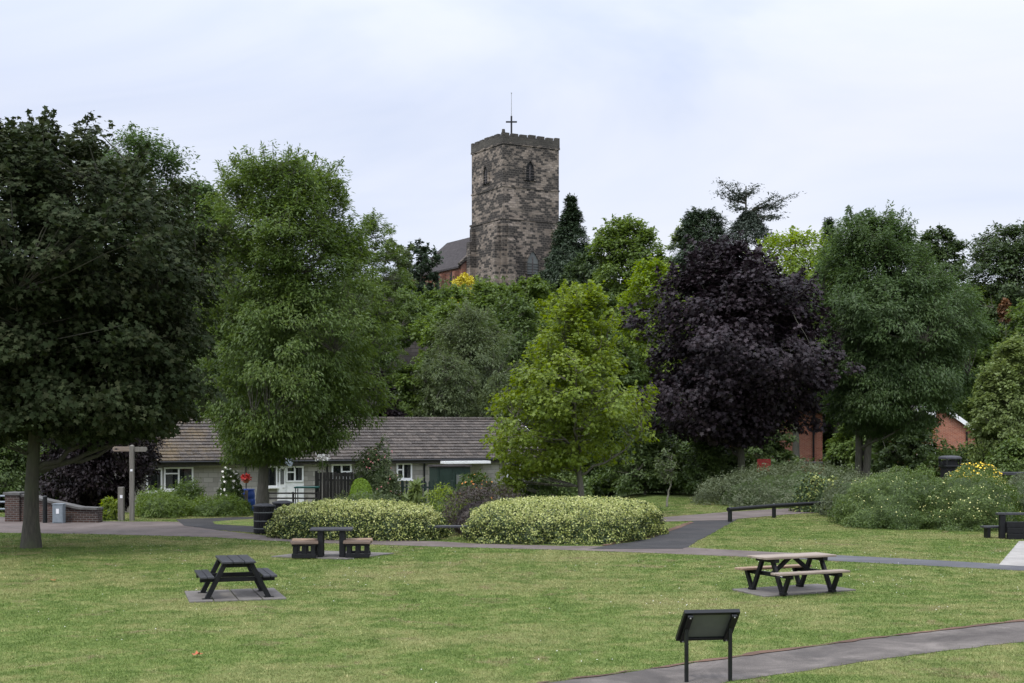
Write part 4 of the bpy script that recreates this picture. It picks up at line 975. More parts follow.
# ================================================================ hedges and shrubs
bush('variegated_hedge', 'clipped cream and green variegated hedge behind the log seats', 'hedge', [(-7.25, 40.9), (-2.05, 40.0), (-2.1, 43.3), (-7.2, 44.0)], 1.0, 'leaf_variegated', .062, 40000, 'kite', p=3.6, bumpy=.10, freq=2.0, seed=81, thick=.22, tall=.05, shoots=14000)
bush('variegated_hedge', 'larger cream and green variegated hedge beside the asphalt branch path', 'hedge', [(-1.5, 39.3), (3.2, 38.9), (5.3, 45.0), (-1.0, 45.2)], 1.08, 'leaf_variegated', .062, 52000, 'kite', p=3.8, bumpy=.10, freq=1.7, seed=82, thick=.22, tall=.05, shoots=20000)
bush('barberry_shrub', 'dull brownish purple shrub between the two variegated hedges', 'shrub', [(-2.2, 42.0), (-.3, 42.0), (1.2, 46.5), (-2.2, 46.5)], 1.45, 'leaf_brown', .10, 7000, 'narrow', seed=83, upright=.9, bumpy=.25, thick=.3, core='leaf_copper')
bush('cotoneaster_bush', 'wide grey-green spreading bush behind the low black rail', 'shrub', [(7.4, 57.5), (15.5, 56.5), (17.5, 64), (9.0, 65)], 1.62, 'leaf_cotoneaster', .13, 22000, 'narrow', seed=84, bumpy=.28, freq=.55, upright=.7, thick=.35, tall=.3, p=2.2, core='leaf_dark')
bush('elaeagnus_bush', 'yellow-edged variegated bush at the right end of black rail', 'shrub', (wx(822, 54.5), 54.8, 1.05, .9), 1.42, 'leaf_flecked', .12, 3600, 'kite', seed=85, bumpy=.22, thick=.25)
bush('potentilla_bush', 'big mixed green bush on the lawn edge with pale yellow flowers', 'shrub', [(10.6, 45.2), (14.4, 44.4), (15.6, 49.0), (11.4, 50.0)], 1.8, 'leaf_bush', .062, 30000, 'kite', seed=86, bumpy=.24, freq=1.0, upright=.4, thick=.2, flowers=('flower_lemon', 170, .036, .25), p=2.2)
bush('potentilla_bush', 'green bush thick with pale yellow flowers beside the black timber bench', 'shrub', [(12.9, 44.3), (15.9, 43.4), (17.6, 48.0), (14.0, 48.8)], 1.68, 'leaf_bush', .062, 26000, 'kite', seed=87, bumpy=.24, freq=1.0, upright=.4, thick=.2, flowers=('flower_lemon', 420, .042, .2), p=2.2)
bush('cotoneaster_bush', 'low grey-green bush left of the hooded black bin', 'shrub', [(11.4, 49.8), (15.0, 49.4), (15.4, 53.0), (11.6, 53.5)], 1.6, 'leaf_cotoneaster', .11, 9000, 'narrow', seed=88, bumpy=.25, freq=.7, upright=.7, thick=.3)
bush('coreopsis_plant', 'bright yellow flowering clump right of the hooded black bin', 'plant', (wx(975, 48), 48.0, .95, .7), 1.15, 'leaf_bush', .09, 4200, 'narrow', seed=89, z0=.86, flowers=('flower_yellow', 340, .065, .35), upright=.8, bumpy=.2)
bush('cotoneaster_bush', 'green bush at the right edge under the black handrail', 'shrub', [(16.3, 46.5), (19.5, 46.0), (19.5, 49.0), (16.3, 49.0)], 1.45, 'leaf_cotoneaster', .10, 8000, 'narrow', seed=90, z0=.2, bumpy=.22, upright=.6)
bush('topiary_bush', 'bright green clipped dome topiary behind the hedge', 'topiary', (wx(361, 50.5), 50.5, .46, .46), 1.46, 'leaf_topiary', .04, 9000, 'kite', seed=91, p=2.6, bumpy=.02, thick=.05, core='leaf_topiary')
bush('rose_bush', 'big loose rose bush with pink blooms in front of the bungalows', 'shrub', (wx(378, 54), 54, 1.05, .9), 2.25, 'leaf_grey', .11, 7200, 'kite', seed=92, bumpy=.4, thick=.35, flowers=('flower_pink', 70, .06, .3), p=2.1)
bush('garden_shrub', 'rough green shrub mass in front of the left bungalow window', 'shrub', [(wx(134, 51), 50.6), (wx(190, 51), 50.4), (wx(196, 54), 54.0), (wx(138, 54), 54.2)], .82, 'leaf_mid', .12, 6500, 'narrow', seed=93, bumpy=.3, freq=1.0, upright=.7, thick=.3, tall=.3)
bush('garden_shrub', 'taller light green shrub covering the left bungalow windowsill', 'shrub', (wx(186, 54.5), 54.8, .8, .7), 1.08, 'leaf_ash', .13, 4200, 'narrow', seed=94, bumpy=.3, thick=.3, upright=.7, tall=.4, z0=-.1)
bush('garden_shrub', 'low dark green shrub between fingerpost garden and the blue barrel', 'shrub', [(wx(190, 52), 51.2), (wx(256, 52), 51.4), (wx(256, 54), 53.6), (wx(194, 54), 53.6)], .72, 'leaf_mid', .11, 5200, 'narrow', seed=95, bumpy=.35, upright=.7, thick=.2)
bush('rose_bush', 'white flowering shrub left of the blue barrel', 'shrub', (wx(231, 55.5), 55.5, .55, .5), 1.55, 'leaf_dark', .11, 2200, 'kite', seed=96, bumpy=.3, flowers=('flower_white', 46, .12, .5), z0=-.1)
bush('garden_shrub', 'orange flecked green shrub right of the green shed', 'shrub', (wx(474, 58), 58, 1.05, .8), 1.55, 'leaf_dark', .12, 3800, 'kite', seed=97, bumpy=.3, flowers=('flower_orange', 40, .08, .3), z0=-.2)
bush('garden_plant', 'yellow-green low planting behind the left hedge and picket fence', 'plant', [(wx(424, 47), 46.5), (wx(470, 47), 46.8), (wx(470, 49), 49), (wx(424, 49), 49)], 1.15, 'leaf_light', .11, 2600, 'narrow', seed=98, bumpy=.35, upright=1.2, thick=.3)
bush('garden_plant', 'dark spiky green plants below the bungalow gable', 'plant', [(wx(512, 52), 51.5), (wx(560, 52), 51.5), (wx(562, 54), 54), (wx(515, 54), 54)], 1.25, 'leaf_dark', .2, 2600, 'narrow', seed=99, bumpy=.35, upright=1.4, thick=.35)
bush('garden_shrub', 'leafy green shrub behind right hedge at the bungalow gable', 'shrub', (wx(560, 60), 60, 1.3, 1.0), 1.7, 'leaf_bush', .14, 3600, 'kite', seed=100, bumpy=.3, thick=.3)
bush('pampas_plant', 'feathery pale grass tuft behind the left hedge', 'plant', (wx(415, 46.5), 46.5, .35, .35), 1.35, 'leaf_pale', .3, 420, 'narrow', seed=101, upright=2.2, bumpy=.3, core='leaf_grey')
bush('garden_plant', 'mixed low planting around the bright topiary dome', 'plant', [(wx(318, 47), 46.6), (wx(402, 47), 46.6), (wx(402, 50), 49.2), (wx(318, 50), 49.2)], .98, 'leaf_grey', .12, 4200, 'narrow', seed=102, bumpy=.4, upright=1.1, thick=.3, flowers=('flower_white', 20, .06, .4))
bush('fern_plant', 'light green plant clump beside the parapet end', 'plant', (wx(107, 49.5), 49.8, .35, .3), .75, 'leaf_light', .16, 700, 'narrow', seed=103, upright=1.0, bumpy=.3)

# ================================================================ furniture on the lawn
def picnic_aframe():
    root = thing('picnic_table', 'small black A-frame picnic table on grey slabs, seen end-on', 'picnic table', (-5.33, 26.95, .028), math.radians(17))
    t = MB(); 
    for i in (-1, 0, 1): t.b2((i * .212 - .1, -.72, .705), (i * .212 + .1, .72, .75))
    t.build('tabletop', M['dark_board'], root, .008)
    for s in (-1, 1):
        b_ = MB()
        for k in (0, 1): b_.b2((s * (.455 + k * .135), -.72, .415), (s * (.455 + k * .135 + .125), .72, .46))
        b_.build('bench', M['dark_board'], root, .008)
    for y in (-.52, .52):
        for s in (-1, 1):
            l = MB(); l.bar((s * .24, y, .70), (s * .575, y, .0), .09, .10, (0, 1, 0)); leg = l.build('leg', M['black_plastic'], root, .006)
            fp = MB(); fp.b2((s * .575 - .09, y - .07, .0), (s * .575 + .09, y + .03, .012)); fp.build('foot_plate', M['black_paint'], leg)
        yo = y + (.085 if y < 0 else -.085)
        c = MB(); c.b2((-.70, yo - .035, .325), (.70, yo + .035, .413)); c.build('cross_beam', M['black_plastic'], root, .006)
        c = MB(); c.b2((-.30, yo - .035, .61), (.30, yo + .035, .703)); c.build('top_beam', M['black_plastic'], root, .006)
    return root
picnic_aframe().scale = (1, 1, .94)

def picnic_vleg():
    root = thing('picnic_table', 'picnic table with weathered grey plank top and black V-shaped legs', 'picnic table', (5.52, 27.62, .03), math.radians(25.5))
    t = MB()
    for i in range(4): t.b2((-.90, -.335 + i * .168, .715), (.90, -.335 + i * .168 + .162, .76))
    t.build('tabletop', M['old_wood'], root, .008)
    for s in (-1, 1):
        b_ = MB(); b_.b2((-.90, s * .62 - .145, .42), (.90, s * .62 - .004, .465)); b_.b2((-.90, s * .62 + .004, .42), (.90, s * .62 + .145, .465))
        b_.build('bench', M['old_wood'] if s < 0 else M['brown_wood'], root, .008)
    for x in (-.62, .62):
        for s in (-1, 1):
            l = MB(); l.bar((x, s * .53, 0), (x, s * .72, .40), .085, .07, (1, 0, 0)); l.bar((x + .002, s * .50, 0), (x + .002, s * .16, .70), .085, .07, (1, 0, 0))
            l.b2((x - .055, s * .53 - .07, .0), (x + .055, s * .53 + .07, .05)); l.build('leg', M['black_plastic'], root, .006)
        c = MB(); c.b2((x + .055, -.72, .33), (x + .115, .72, .418)); c.build('cross_beam', M['black_plastic'], root, .006)
        c = MB(); c.b2((x - .06, -.32, .64), (x + .06, .32, .713)); c.build('top_beam', M['black_plastic'], root, .006)
        sgn = -1 if x > 0 else 1
        d = MB(); d.bar((x + sgn * .10, 0, .36), (x + sgn * .55, 0, .70), .08, .07, (0, 1, 0)); d.build('brace', M['black_plastic'], root, .006)
    st = MB(); st.b2((-.622 - .058 - .004, -.42, .36), (-.62 - .055, -.33, .40)); 
    st = MB(); st.box((-.62 + .05, -.38, .375), (.004, .09, .045)); st.build('sticker', M['white_label'], root); root.scale = (.94, .97, .93)
picnic_vleg()

def log_table():
    root = thing('log_table', 'square dark park table with attached half-log seats on both sides', 'picnic table', (wx(332, 35.2), 35.15, .028), math.radians(4))
    t = MB(); t.b2((-.53, -.36, .70), (.53, .36, .76)); t.build('tabletop', M['dark_board'], root, .012)
    for x in (-.27, .27):
        for y in (-.22, .22):
            l = MB(); l.b2((x - .07, y - .07, 0), (x + .07, y + .07, .70)); l.build('leg', M['black_plastic'], root, .008)
    for s in (-1, 1):
        b_ = MB(); b_.b2((s * .34, -.06, .26), (s * .52, .06, .38)); b_.build('link_beam', M['black_plastic'], root, .006)
        for y, rz in ((-.36, -.12 * s), (.36, .12 * s)):
            cx = s * .66; ca, sa = math.cos(rz), math.sin(rz)
            lg = MB(); n = 9; vs_ = []
            for e_ in (-.34, .34):
                for i in range(n):
                    th = math.pi * i / (n - 1); yy, zz_ = .155 * math.cos(th), .375 + .085 - .0 - .10 * (1 - abs(math.cos(th)) ** 2.5) * 0
                    zz_ = .37 + .085 * math.sin(th) ** .5 if 0 < i < n - 1 else .37
                    vs_.append((cx + e_ * ca - yy * sa, y + e_ * sa + yy * ca, zz_))
            lg.add(vs_, [(i, i + 1, n + i + 1, n + i) for i in range(n - 1)] + [(0, n - 1, 2 * n - 1, n)] + [tuple(range(n)), tuple(range(n, 2 * n))])
            lg.build('log_seat', M['log_end'] if y < 0 else M['brown_wood'], root, .006)
            sp = MB()
            for e_ in (-.22, .0, .22): sp.b2((cx + e_ - .055, y - .07, .10), (cx + e_ + .055, y + .07, .365))
            sp.b2((cx - .30, y - .09, 0), (cx + .30, y + .09, .11)); sp.b2((cx - .30, y - .08, .31), (cx + .30, y + .08, .368)); sp.build('seat_support', M['black_plastic'], root, .006)
    return root
log_table().scale = (1, 1, .94)

def lectern():
    Yc = 17.75; root = thing('lectern_sign', 'black-framed sloping information lectern on two posts, back towards camera', 'sign', (wx(709.5, Yc), Yc, 0), math.radians(9))
    w, z_hi, z_lo, dy = .725, .925, .515, .42                             # near edge is the high one
    y0, y1 = -.12, -.12 + dy
    d = Vector((0, y1 - y0, z_lo - z_hi)).normalized(); nn = Vector((0, -d.z, d.y)) * -1
    if nn.z > 0: nn = -nn
    def P(u, t, h): 
        p = Vector((u, y0, z_hi)) + d * t + nn * h; return p
    Lp = math.hypot(dy, z_hi - z_lo); b_ = MB()
    def slab(m, u0, u1, t0, t1, h0, h1):
        vs_ = [P(u0, t0, h0), P(u1, t0, h0), P(u1, t1, h0), P(u0, t1, h0), P(u0, t0, h1), P(u1, t0, h1), P(u1, t1, h1), P(u0, t1, h1)]
        m.add(vs_, [(3, 2, 1, 0), (4, 5, 6, 7), (0, 1, 5, 4), (1, 2, 6, 5), (2, 3, 7, 6), (3, 0, 4, 7)])
    slab(b_, -w / 2 + .02, w / 2 - .02, .02, Lp - .02, -.008, .008); pn = b_.build('panel', M['panel_grey'], root)
    f = MB(); 
    slab(f, -w / 2, w / 2, 0, .045, -.022, .034); slab(f, -w / 2, w / 2, Lp - .045, Lp, -.022, .034); slab(f, -w / 2, -w / 2 + .045, .045, Lp - .045, -.022, .034); slab(f, w / 2 - .045, w / 2, .045, Lp - .045, -.022, .034)
    fr = f.build('frame', M['black_paint'], root, .004)
    for s in (-1, 1):
        u = s * (w / 2 - .075); l = MB(); zt = .76 
        l.box((u, y0 + .17, (zt - .04) / 2 - .02), (.045, .045, zt - .04)); leg = l.build('post', M['black_paint'], root, .004)
        k = MB(); slab(k, u - .035, u + .035, .03, Lp - .02, .036, .075); k.build('bracket', M['black_paint'], leg, .004)
        bo = MB(); c0 = P(u, .05, .075); c1 = P(u, .05, .085); bo.cyl(c0, c1, .012); c0 = P(u, Lp - .05, .075); c1 = P(u, Lp - .05, .085); bo.cyl(c0, c1, .012); bo.build('bolt', M['galv'], leg)
lectern()

def fallen(label, px, py, s, rz):
    x, y = gp(px, py); r = random.Random(px); o_ = MB(); n = 10; tp = TPL['maple']
    o_.add([((p[0] - .5) * s, p[1] * s, .045 + .03 * s * math.sin(i * 1.9) + (.25 * s if i in (3, 7) else 0)) for i, p in enumerate(tp)] , [tuple(range(10))])
    o = o_.build('fallen_leaf', M['terracotta']); o.location = (x, y, 0); o.rotation_euler = (0, 0, rz); tag(o, label, 'leaf')
fallen('dry brown fallen leaf on the lawn below the A-frame picnic table', 198, 657, .16, .5)
fallen('small brown fallen leaf on the lawn left of the A-frame table', 53, 582, .13, 2.0)

# ================================================================ bins, rails, posts and walls
def litter_bin(label, X, Y, r=.30, h=.93):
    root = thing('litter_bin', label, 'bin', (X, Y, 0), 0, 'slatted black bins at the hedge end'); b_ = MB(); n = 22
    for i in range(n):
        a = 2 * math.pi * i / n; b_.box((math.cos(a) * r, math.sin(a) * r, h * .46), (.03, r * .25, h * .86), a)
    b_.cyl((0, 0, .04), (0, 0, h * .86), r * .93, r * .93, 22); b_.build('body', M['black_plastic'], root, .004)
    for z in (.16, h * .42, h * .7):
        c = MB(); c.cyl((0, 0, z), (0, 0, z + .03), r + .025, r + .025, 26); c.build('band', M['panel_grey'], root)
    l = MB(); l.cyl((0, 0, h * .90), (0, 0, h * .95), r + .05, r + .05, 26); l.cyl((0, 0, h * .95), (0, 0, h), r + .03, r * .5, 26); l.build('lid', M['dark_board'], root, .006)
litter_bin('slatted black litter bin at the left end of the hedge', wx(264, 43.2), 43.2)
litter_bin('black litter bin half hidden behind the hedge end', wx(283, 45.0), 45.0)

def hooded_bin():
    Y = 49.5; X = wx(950, Y); g = tzf(X, Y); root = thing('hooded_bin', 'black hooded litter bin showing above the right bushes', 'bin', (X, Y, g), .2); root.scale = (.82, .82, 1); zt = wz(455.5, Y) - g
    b_ = MB(); b_.b2((-.30, -.30, 0), (.30, .30, zt - .42)); b_.build('body', M['black_plastic'], root, .02)
    r_ = MB(); r_.b2((-.36, -.36, zt - .42), (.36, .36, zt - .34)); r_.b2((-.42, -.1, zt - .36), (-.36, .1, zt - .22)); r_.build('rim', M['black_paint'], root, .015)
    for sx in (-1, 1):
        for sy in (-1, 1):
            p = MB(); p.b2((sx * .31 - .035, sy * .31 - .035, zt - .34), (sx * .31 + .035, sy * .31 + .035, zt - .12)); p.build('pillar', M['black_paint'], root)
    i_ = MB(); i_.b2((-.24, -.24, zt - .34), (.24, .24, zt - .16)); i_.build('liner', M['dark_void'], root)
    h_ = MB(); vs_ = []
    for k, (rr, z) in enumerate(((.37, zt - .13), (.36, zt - .06), (.27, zt - .015), (.12, zt))):
        vs_ += [(rr * i, rr * j, z) for i, j in ((-1, -1), (1, -1), (1, 1), (-1, 1))]
    fs_ = [(0, 3, 2, 1), (12, 13, 14, 15)]
    for k in range(3):
        for i in range(4): fs_.append((k * 4 + i, k * 4 + (i + 1) % 4, k * 4 + 4 + (i + 1) % 4, k * 4 + 4 + i))
    h_.add(vs_, fs_); h_.build('hood', M['dark_board'], root, .015)
hooded_bin()

def knee_rail():
    pts = [(wx(730, 48.7), 48.7), (wx(774, 51.0), 51.0), (wx(822, 52.9), 52.9), (wx(866, 54.6), 54.6)]; o0 = pts[0]
    root = thing('knee_rail', 'low black timber knee rail along the grass by the back path', 'railing', (o0[0], o0[1], 0)); q = [(p[0] - o0[0], p[1] - o0[1]) for p in pts]; h = .44
    for p in q:
        m = MB(); m.cyl((p[0], p[1], -.1), (p[0], p[1], h - .05), .075, .075, 12); m.build('post', M['black_paint'], root)
    m = MB(); 
    d = Vector((q[1][0], q[1][1], 0)).normalized() * .12
    for a, b_ in zip([(-d.x, -d.y)] + q[1:3], q[1:]): m.cyl((a[0], a[1], h), (b_[0], b_[1], h), .075, .075, 12)
    m.build('rail', M['black_plastic'], root)
    m = MB()
    for p in q[:3]: m.cyl((p[0], p[1], h + .05), (p[0], p[1], h + .085), .03, .03, 8)
    m.build('bolt_cap', M['galv'], root)
knee_rail()

def low_bench(label, X, Y, Lx, rz, h=.40):
    root = thing('timber_bench', label, 'bench', (X, Y, 0), rz); m = MB(); m.b2((-Lx / 2, -.16, h - .06), (Lx / 2, -.005, h)); m.b2((-Lx / 2, .005, h - .06), (Lx / 2, .16, h)); m.build('seat', M['dark_board'], root, .008)
    for s in (-1, 1):
        l = MB(); l.b2((s * (Lx / 2 - .15) - .05, -.13, 0), (s * (Lx / 2 - .15) + .05, .13, h - .06)); l.build('leg', M['black_plastic'], root, .006)
low_bench('low dark timber bench in the gap between the variegated hedges', -1.78, 40.75, 1.3, .0, .42)
low_bench('low black timber bench in front of the yellow-flowered bush', wx(998, 41.2), 41.5, .75, .1, .36)
def planter_edge():
    Y = 40.9; x0 = wx(1008, Y); root = thing('sleeper_wall', 'black timber sleeper edge and posts at the top of the pale concrete path', 'low wall', (x0, Y, 0))
    for k in range(3):
        m = MB(); m.b2((.0, .05 * k, .004 + k * .17), (2.6, .05 * k + .15, .168 + k * .17)); m.build('sleeper', M['black_plastic'], root, .01)
    for x in (-.08, 1.3):
        m = MB(); m.b2((x - .08, .18, 0), (x + .08, .34, .70)); m.build('post', M['black_plastic'], root, .01)
    m = MB(); m.b2((-.35, .16, .62), (2.6, .36, .70)); m = MB(); m.b2((-.25, .16, .702), (2.6, .36, .77)); m.build('top_rail', M['dark_board'], root, .01)
planter_edge()
def handrail():
    Y = 50.2; x0 = wx(998, Y); g = .85; root = thing('handrail', 'black handrail on posts above the bushes at the right edge', 'railing', (x0, Y, g)); h = wz(472, Y) - g
    m = MB(); m.b2((0, -.06, h - .12), (3.2, .06, h)); m.build('rail', M['dark_board'], root, .02)
    for x in (.75, 2.6):
        m = MB(); m.b2((x - .07, -.055, -.2), (x + .07, .055, h - .12)); m.build('post', M['black_paint'], root)
handrail()

def fingerpost():
    Y = 49.3; root = thing('fingerpost', 'weathered wooden footpath fingerpost with two arms beside the path', 'signpost', (wx(132, Y), Y, 0)); h = wz(444.5, Y)
    p = MB(); p.b2((-.075, -.075, -.1), (.075, .075, h - .05)); p.add([(-.075, -.075, h - .05), (.075, -.075, h - .05), (.075, .075, h - .05), (-.075, .075, h - .05), (0, 0, h)], [(0, 1, 4), (1, 2, 4), (2, 3, 4), (3, 0, 4)]); post = p.build('post', M['post_wood'], root, .006)
    def arm(s, L, z, mat):
        m = MB(); a = .075; pts = [(s * a, z - .085), (s * (a + L - .05), z - .085), (s * (a + L), z - .04), (s * (a + L), z + .04), (s * (a + L - .05), z + .085), (s * a, z + .085)]
        n = 6; m.add([(x, -.03, zz_) for x, zz_ in pts] + [(x, .03, zz_) for x, zz_ in pts], [tuple(range(n)), tuple(range(n, 2 * n))] + [(i, (i + 1) % n, n + (i + 1) % n, n + i) for i in range(n)])
        return m.build('arm', mat, root, .004)
    za = wz(449, Y); la = arm(-1, .60, za, M['old_wood']); ra = arm(1, .46, za - .01, M['post_wood'])
    # routed arrow and worn lettering groove
    g_ = MB(); g_.add([(-.62, -.033, za), (-.53, -.033, za - .04), (-.53, -.033, za + .04)], [(0, 1, 2)]); g_.b2((-.53, -.033, za - .012), (-.47, -.0305, za + .012)); g_.build('arrow', M['dark_void'], la)
    t = MB(); t.b2((-.04, -.079, wz(471.3, Y)), (.04, -.0755, wz(469.2, Y))); t.build('waymark_disc', M['white_label'], post)
fingerpost()
def marker():
    Y = 49.4; m = MB(); h = wz(487, Y); m.b2((-.1, -.1, -.1), (.1, .1, h)); o = m.build('marker_post', M['post_wood'], None, .012); o.location = (wx(121.3, Y), Y, 0); tag(o, 'short thick grey wooden post with white plate beside the fingerpost', 'post')
    t = MB(); t.b2((-.02, -.106, wz(498, Y)), (.07, -.101, wz(495, Y))); t.build('plate', M['white_label'], o)
marker()
def parapet():
    Y = 48.9; x0, x1 = wx(12, 49.6), wx(99, 48.3); root = thing('parapet_wall', 'dark old brick parapet wall with sloping stone coping beside the path', 'wall', (x0, Y, 0), -math.atan2(1.2, x1 - x0) * .6); L = x1 - x0
    zl, zr_ = wz(495, 49), wz(508, 48.5); m = MB(); xa = .55
    m.b2((0, 0, -.2), (xa, .55, zl))
    n = 12; prof_ = [(xa + .01, zl - .05)] + [(xa + .3 + (L - 1.0 - xa) * t, zl - .06 + (zr_ - zl + .02) * (t ** .85)) for t in (0, .3, .6, .85, 1)] + [(L, zr_ - .06)]
    k = len(prof_); vs_ = [(x, .1, -.2) for x, z in prof_] + [(x, .1, z) for x, z in prof_] + [(x, .45, -.2) for x, z in prof_] + [(x, .45, z) for x, z in prof_]; fs_ = []
    for i in range(k - 1): fs_ += [(i, i + 1, k + i + 1, k + i), (2 * k + i, 2 * k + i + 1, 3 * k + i + 1, 3 * k + i), (k + i, k + i + 1, 3 * k + i + 1, 3 * k + i), (i, i + 1, 2 * k + i + 1, 2 * k + i)]
    fs_ += [(k - 1, 2 * k - 1, 4 * k - 1, 3 * k - 1), (0, k, 3 * k, 2 * k)]; m.add(vs_, fs_); m.build('brickwork', M['old_brick'], root)
    c = MB(); c.b2((-.05, -.05, zl + .001), (xa + .05, .6, zl + .10))
    for (a, b_) in zip(prof_[:-1], prof_[1:]): c.bar((a[0], .275, a[1] + .04), (b_[0] - .004, .275, b_[1] + .04), .5, .085)
    c.build('coping', M['coping'], root, .008)
parapet()
def cabinet():
    Y = 48.15; o_ = MB(); w, h = .36, .64; o_.b2((-w / 2, -.15, 0), (w / 2, .15, h)); o_.b2((-w / 2 - .015, -.165, h), (w / 2 + .015, .165, h + .03)); root = thing('utility_cabinet', 'small grey utility cabinet with white notice against the brick parapet', 'cabinet', (wx(59, Y), Y, 0)); b_ = o_.build('casing', M['grey_metal'], root, .008)
    d = MB(); d.b2((-w / 2 + .03, -.162, .04), (w / 2 - .03, -.151, h - .04)); d = d.build('door', M['grey_metal'], root); n_ = MB(); n_.b2((-.05, -.168, .33), (.05, -.1625, .50)); n_.build('notice', M['white_label'], d)
cabinet()
def bollard():
    Y = 48.2; o_ = MB(); h = wz(495.5, Y); o_.cyl((0, 0, -.1), (0, 0, h - .04), .075, .075, 14); o_.cyl((0, 0, h - .04), (0, 0, h), .075, .04, 14); o = o_.build('bollard', M['black_paint']); o.location = (wx(45, Y), Y, 0); tag(o, 'plain black post standing in front of the brick parapet', 'bollard')
bollard()
def railings():
    Y = 50.5; root = thing('metal_railing', 'grey three-bar metal railing at the far left edge', 'railing', (wx(-60, Y), Y, 0)); L = wx(12, Y) - wx(-60, Y)
    for py in (496, 502, 509):
        m = MB(); m.cyl((0, 0, wz(py, Y)), (L, 0, wz(py, Y)), .035, .035, 8); m.build('rail', M['grey_metal'], root)
    for x in (.05, 1.3, L - .05):
        m = MB(); m.cyl((x, .0, -.1), (x, .0, wz(495, Y)), .04, .04, 8); m.build('post', M['grey_metal'], root)
railings()

# ================================================================ in the bungalow gardens
def fence(name, label, pxa, pxb, Y, ytop, ybot, mat, pitch, wdt, thing_cat='fence', pointed=False, rz=0.0):
    x0, x1 = wx(pxa, Y), wx(pxb, Y); g = tzf((x0 + x1) / 2, Y); root = thing(name, label, thing_cat, (x0, Y, g), rz); zt = wz(ytop, Y) - g; L = x1 - x0; m = MB(); x = 0; r = random.Random(5)
    while x < L:
        h = zt + r.uniform(-.03, .02); m.b2((x, -.012, .03), (x + wdt, .012, h))
        if pointed: m.add([(x, -.012, h), (x + wdt, -.012, h), (x + wdt / 2, -.012, h + .07), (x, .012, h), (x + wdt, .012, h), (x + wdt / 2, .012, h + .07)], [(0, 1, 2), (3, 5, 4), (0, 2, 5, 3), (1, 4, 5, 2)])
        x += pitch
    m.build('pickets', mat, root)
    m = MB(); m.b2((0, .014, zt * .25), (L, .05, zt * .25 + .07)); m.b2((0, .014, zt * .8), (L, .05, zt * .8 + .07)); m.build('cross_rail', mat, root)
    k = max(2, int(L / 1.6) + 1)
    for i in range(k):
        p = MB(); xx = L * i / (k - 1); p.b2((xx - .05, .052, -.1), (xx + .05, .15, zt + .06)); p.build('post', mat, root)
fence('board_fence', 'dark upright board garden fence left of the rose bush', 316, 362, 57.5, 472.5, 505, M['fence_wood'], .14, .128)
fence('picket_fence', 'dark green picket fence in front of the green shed', 402, 452, 55.5, 482, 505, M['green_paint'], .15, .075, pointed=True)
fence('picket_fence', 'weathered grey picket fence left of the blue barrel', 226, 246, 56.0, 492, 508, M['old_wood'], .15, .07, pointed=True)
def brace_post():
    Y = 55.6; o_ = MB(); h = wz(486, Y) - tzf(-10, Y); o_.b2((-.05, -.05, -.1), (.05, .05, h)); o_.bar((-.35, 0, h * .25), (0, 0, h * .75), .06, .05); o = o_.build('brace_post', M['post_wood']); o.location = (wx(222, Y), Y, tzf(-10, Y)); tag(o, 'grey timber post with diagonal strut left of the picket fence', 'post')
brace_post()
def barrel():
    Y = 56.6; X = wx(248, Y); g = tzf(X, Y); root = thing('water_barrel', 'blue plastic barrel beside the ash trunk', 'barrel', (X, Y, g)); h = wz(490, Y) - g; m = MB(); n = 20; prev = None
    pr = [(.24, 0), (.27, .1), (.29, h * .3), (.27, h * .33), (.29, h * .36), (.29, h * .62), (.27, h * .65), (.29, h * .68), (.26, h * .95), (.22, h)]
    vs_ = [(r_ * math.cos(2 * math.pi * i / n), r_ * math.sin(2 * math.pi * i / n), z) for r_, z in pr for i in range(n)]
    fs_ = [(k * n + i, k * n + (i + 1) % n, (k + 1) * n + (i + 1) % n, (k + 1) * n + i) for k in range(len(pr) - 1) for i in range(n)] + [tuple(range(n))[::-1], tuple((len(pr) - 1) * n + i for i in range(n))]
    m.add(vs_, fs_); m.build('body', M['blue_plastic'], root, smooth=True); m = MB(); m.cyl((0, 0, h - .01), (0, 0, h + .04), .28, .27, 20); m.build('lid', M['blue_plastic'], root)
barrel()
def hanging_pot(label, px, py, Y, r_, flower):
    X = wx(px, Y); z = wz(py, Y); g = tzf(X, Y); root = thing('hanging_basket', label, 'hanging basket', (X, Y, g)); h = z - g; m = MB()
    m.cyl((0, 0, h - r_ * .7), (0, 0, h + r_ * .5), r_ * .55, r_, 14); m.build('pot', M['terracotta'], root); s_ = MB(); s_.cyl((0, .02, -.1), (0, .02, h + .75), .02); s_.bar((0, .02, h + .74), (0, -.0, h + .75), .02, .02)
    for i in range(3): a = i * 2.1; s_.cyl((r_ * .9 * math.cos(a), r_ * .9 * math.sin(a), h + r_ * .5), (0, 0, h + .72), .006)
    s_.build('stand', M['black_paint'], root); n = 160; rr = np.random.default_rng(int(px)); P = unit(rr.normal(0, 1, (n, 3))) * r_ * 1.1 * np.array([1, 1, .6]) + np.array([0, 0, h + r_ * .6])
    leaf_mesh('flowers', P, rr.normal(0, 1, (n, 3)), rr.normal(0, 1, (n, 3)), .09 * np.ones(n), 'round', M[flower], root)
hanging_pot('terracotta hanging basket by the right gable of the bungalows', 537, 468, 66.5, .34, 'leaf_bush')
hanging_pot('red flowered hanging basket above the blue barrel', 246, 480, 57.4, .17, 'red_paint')
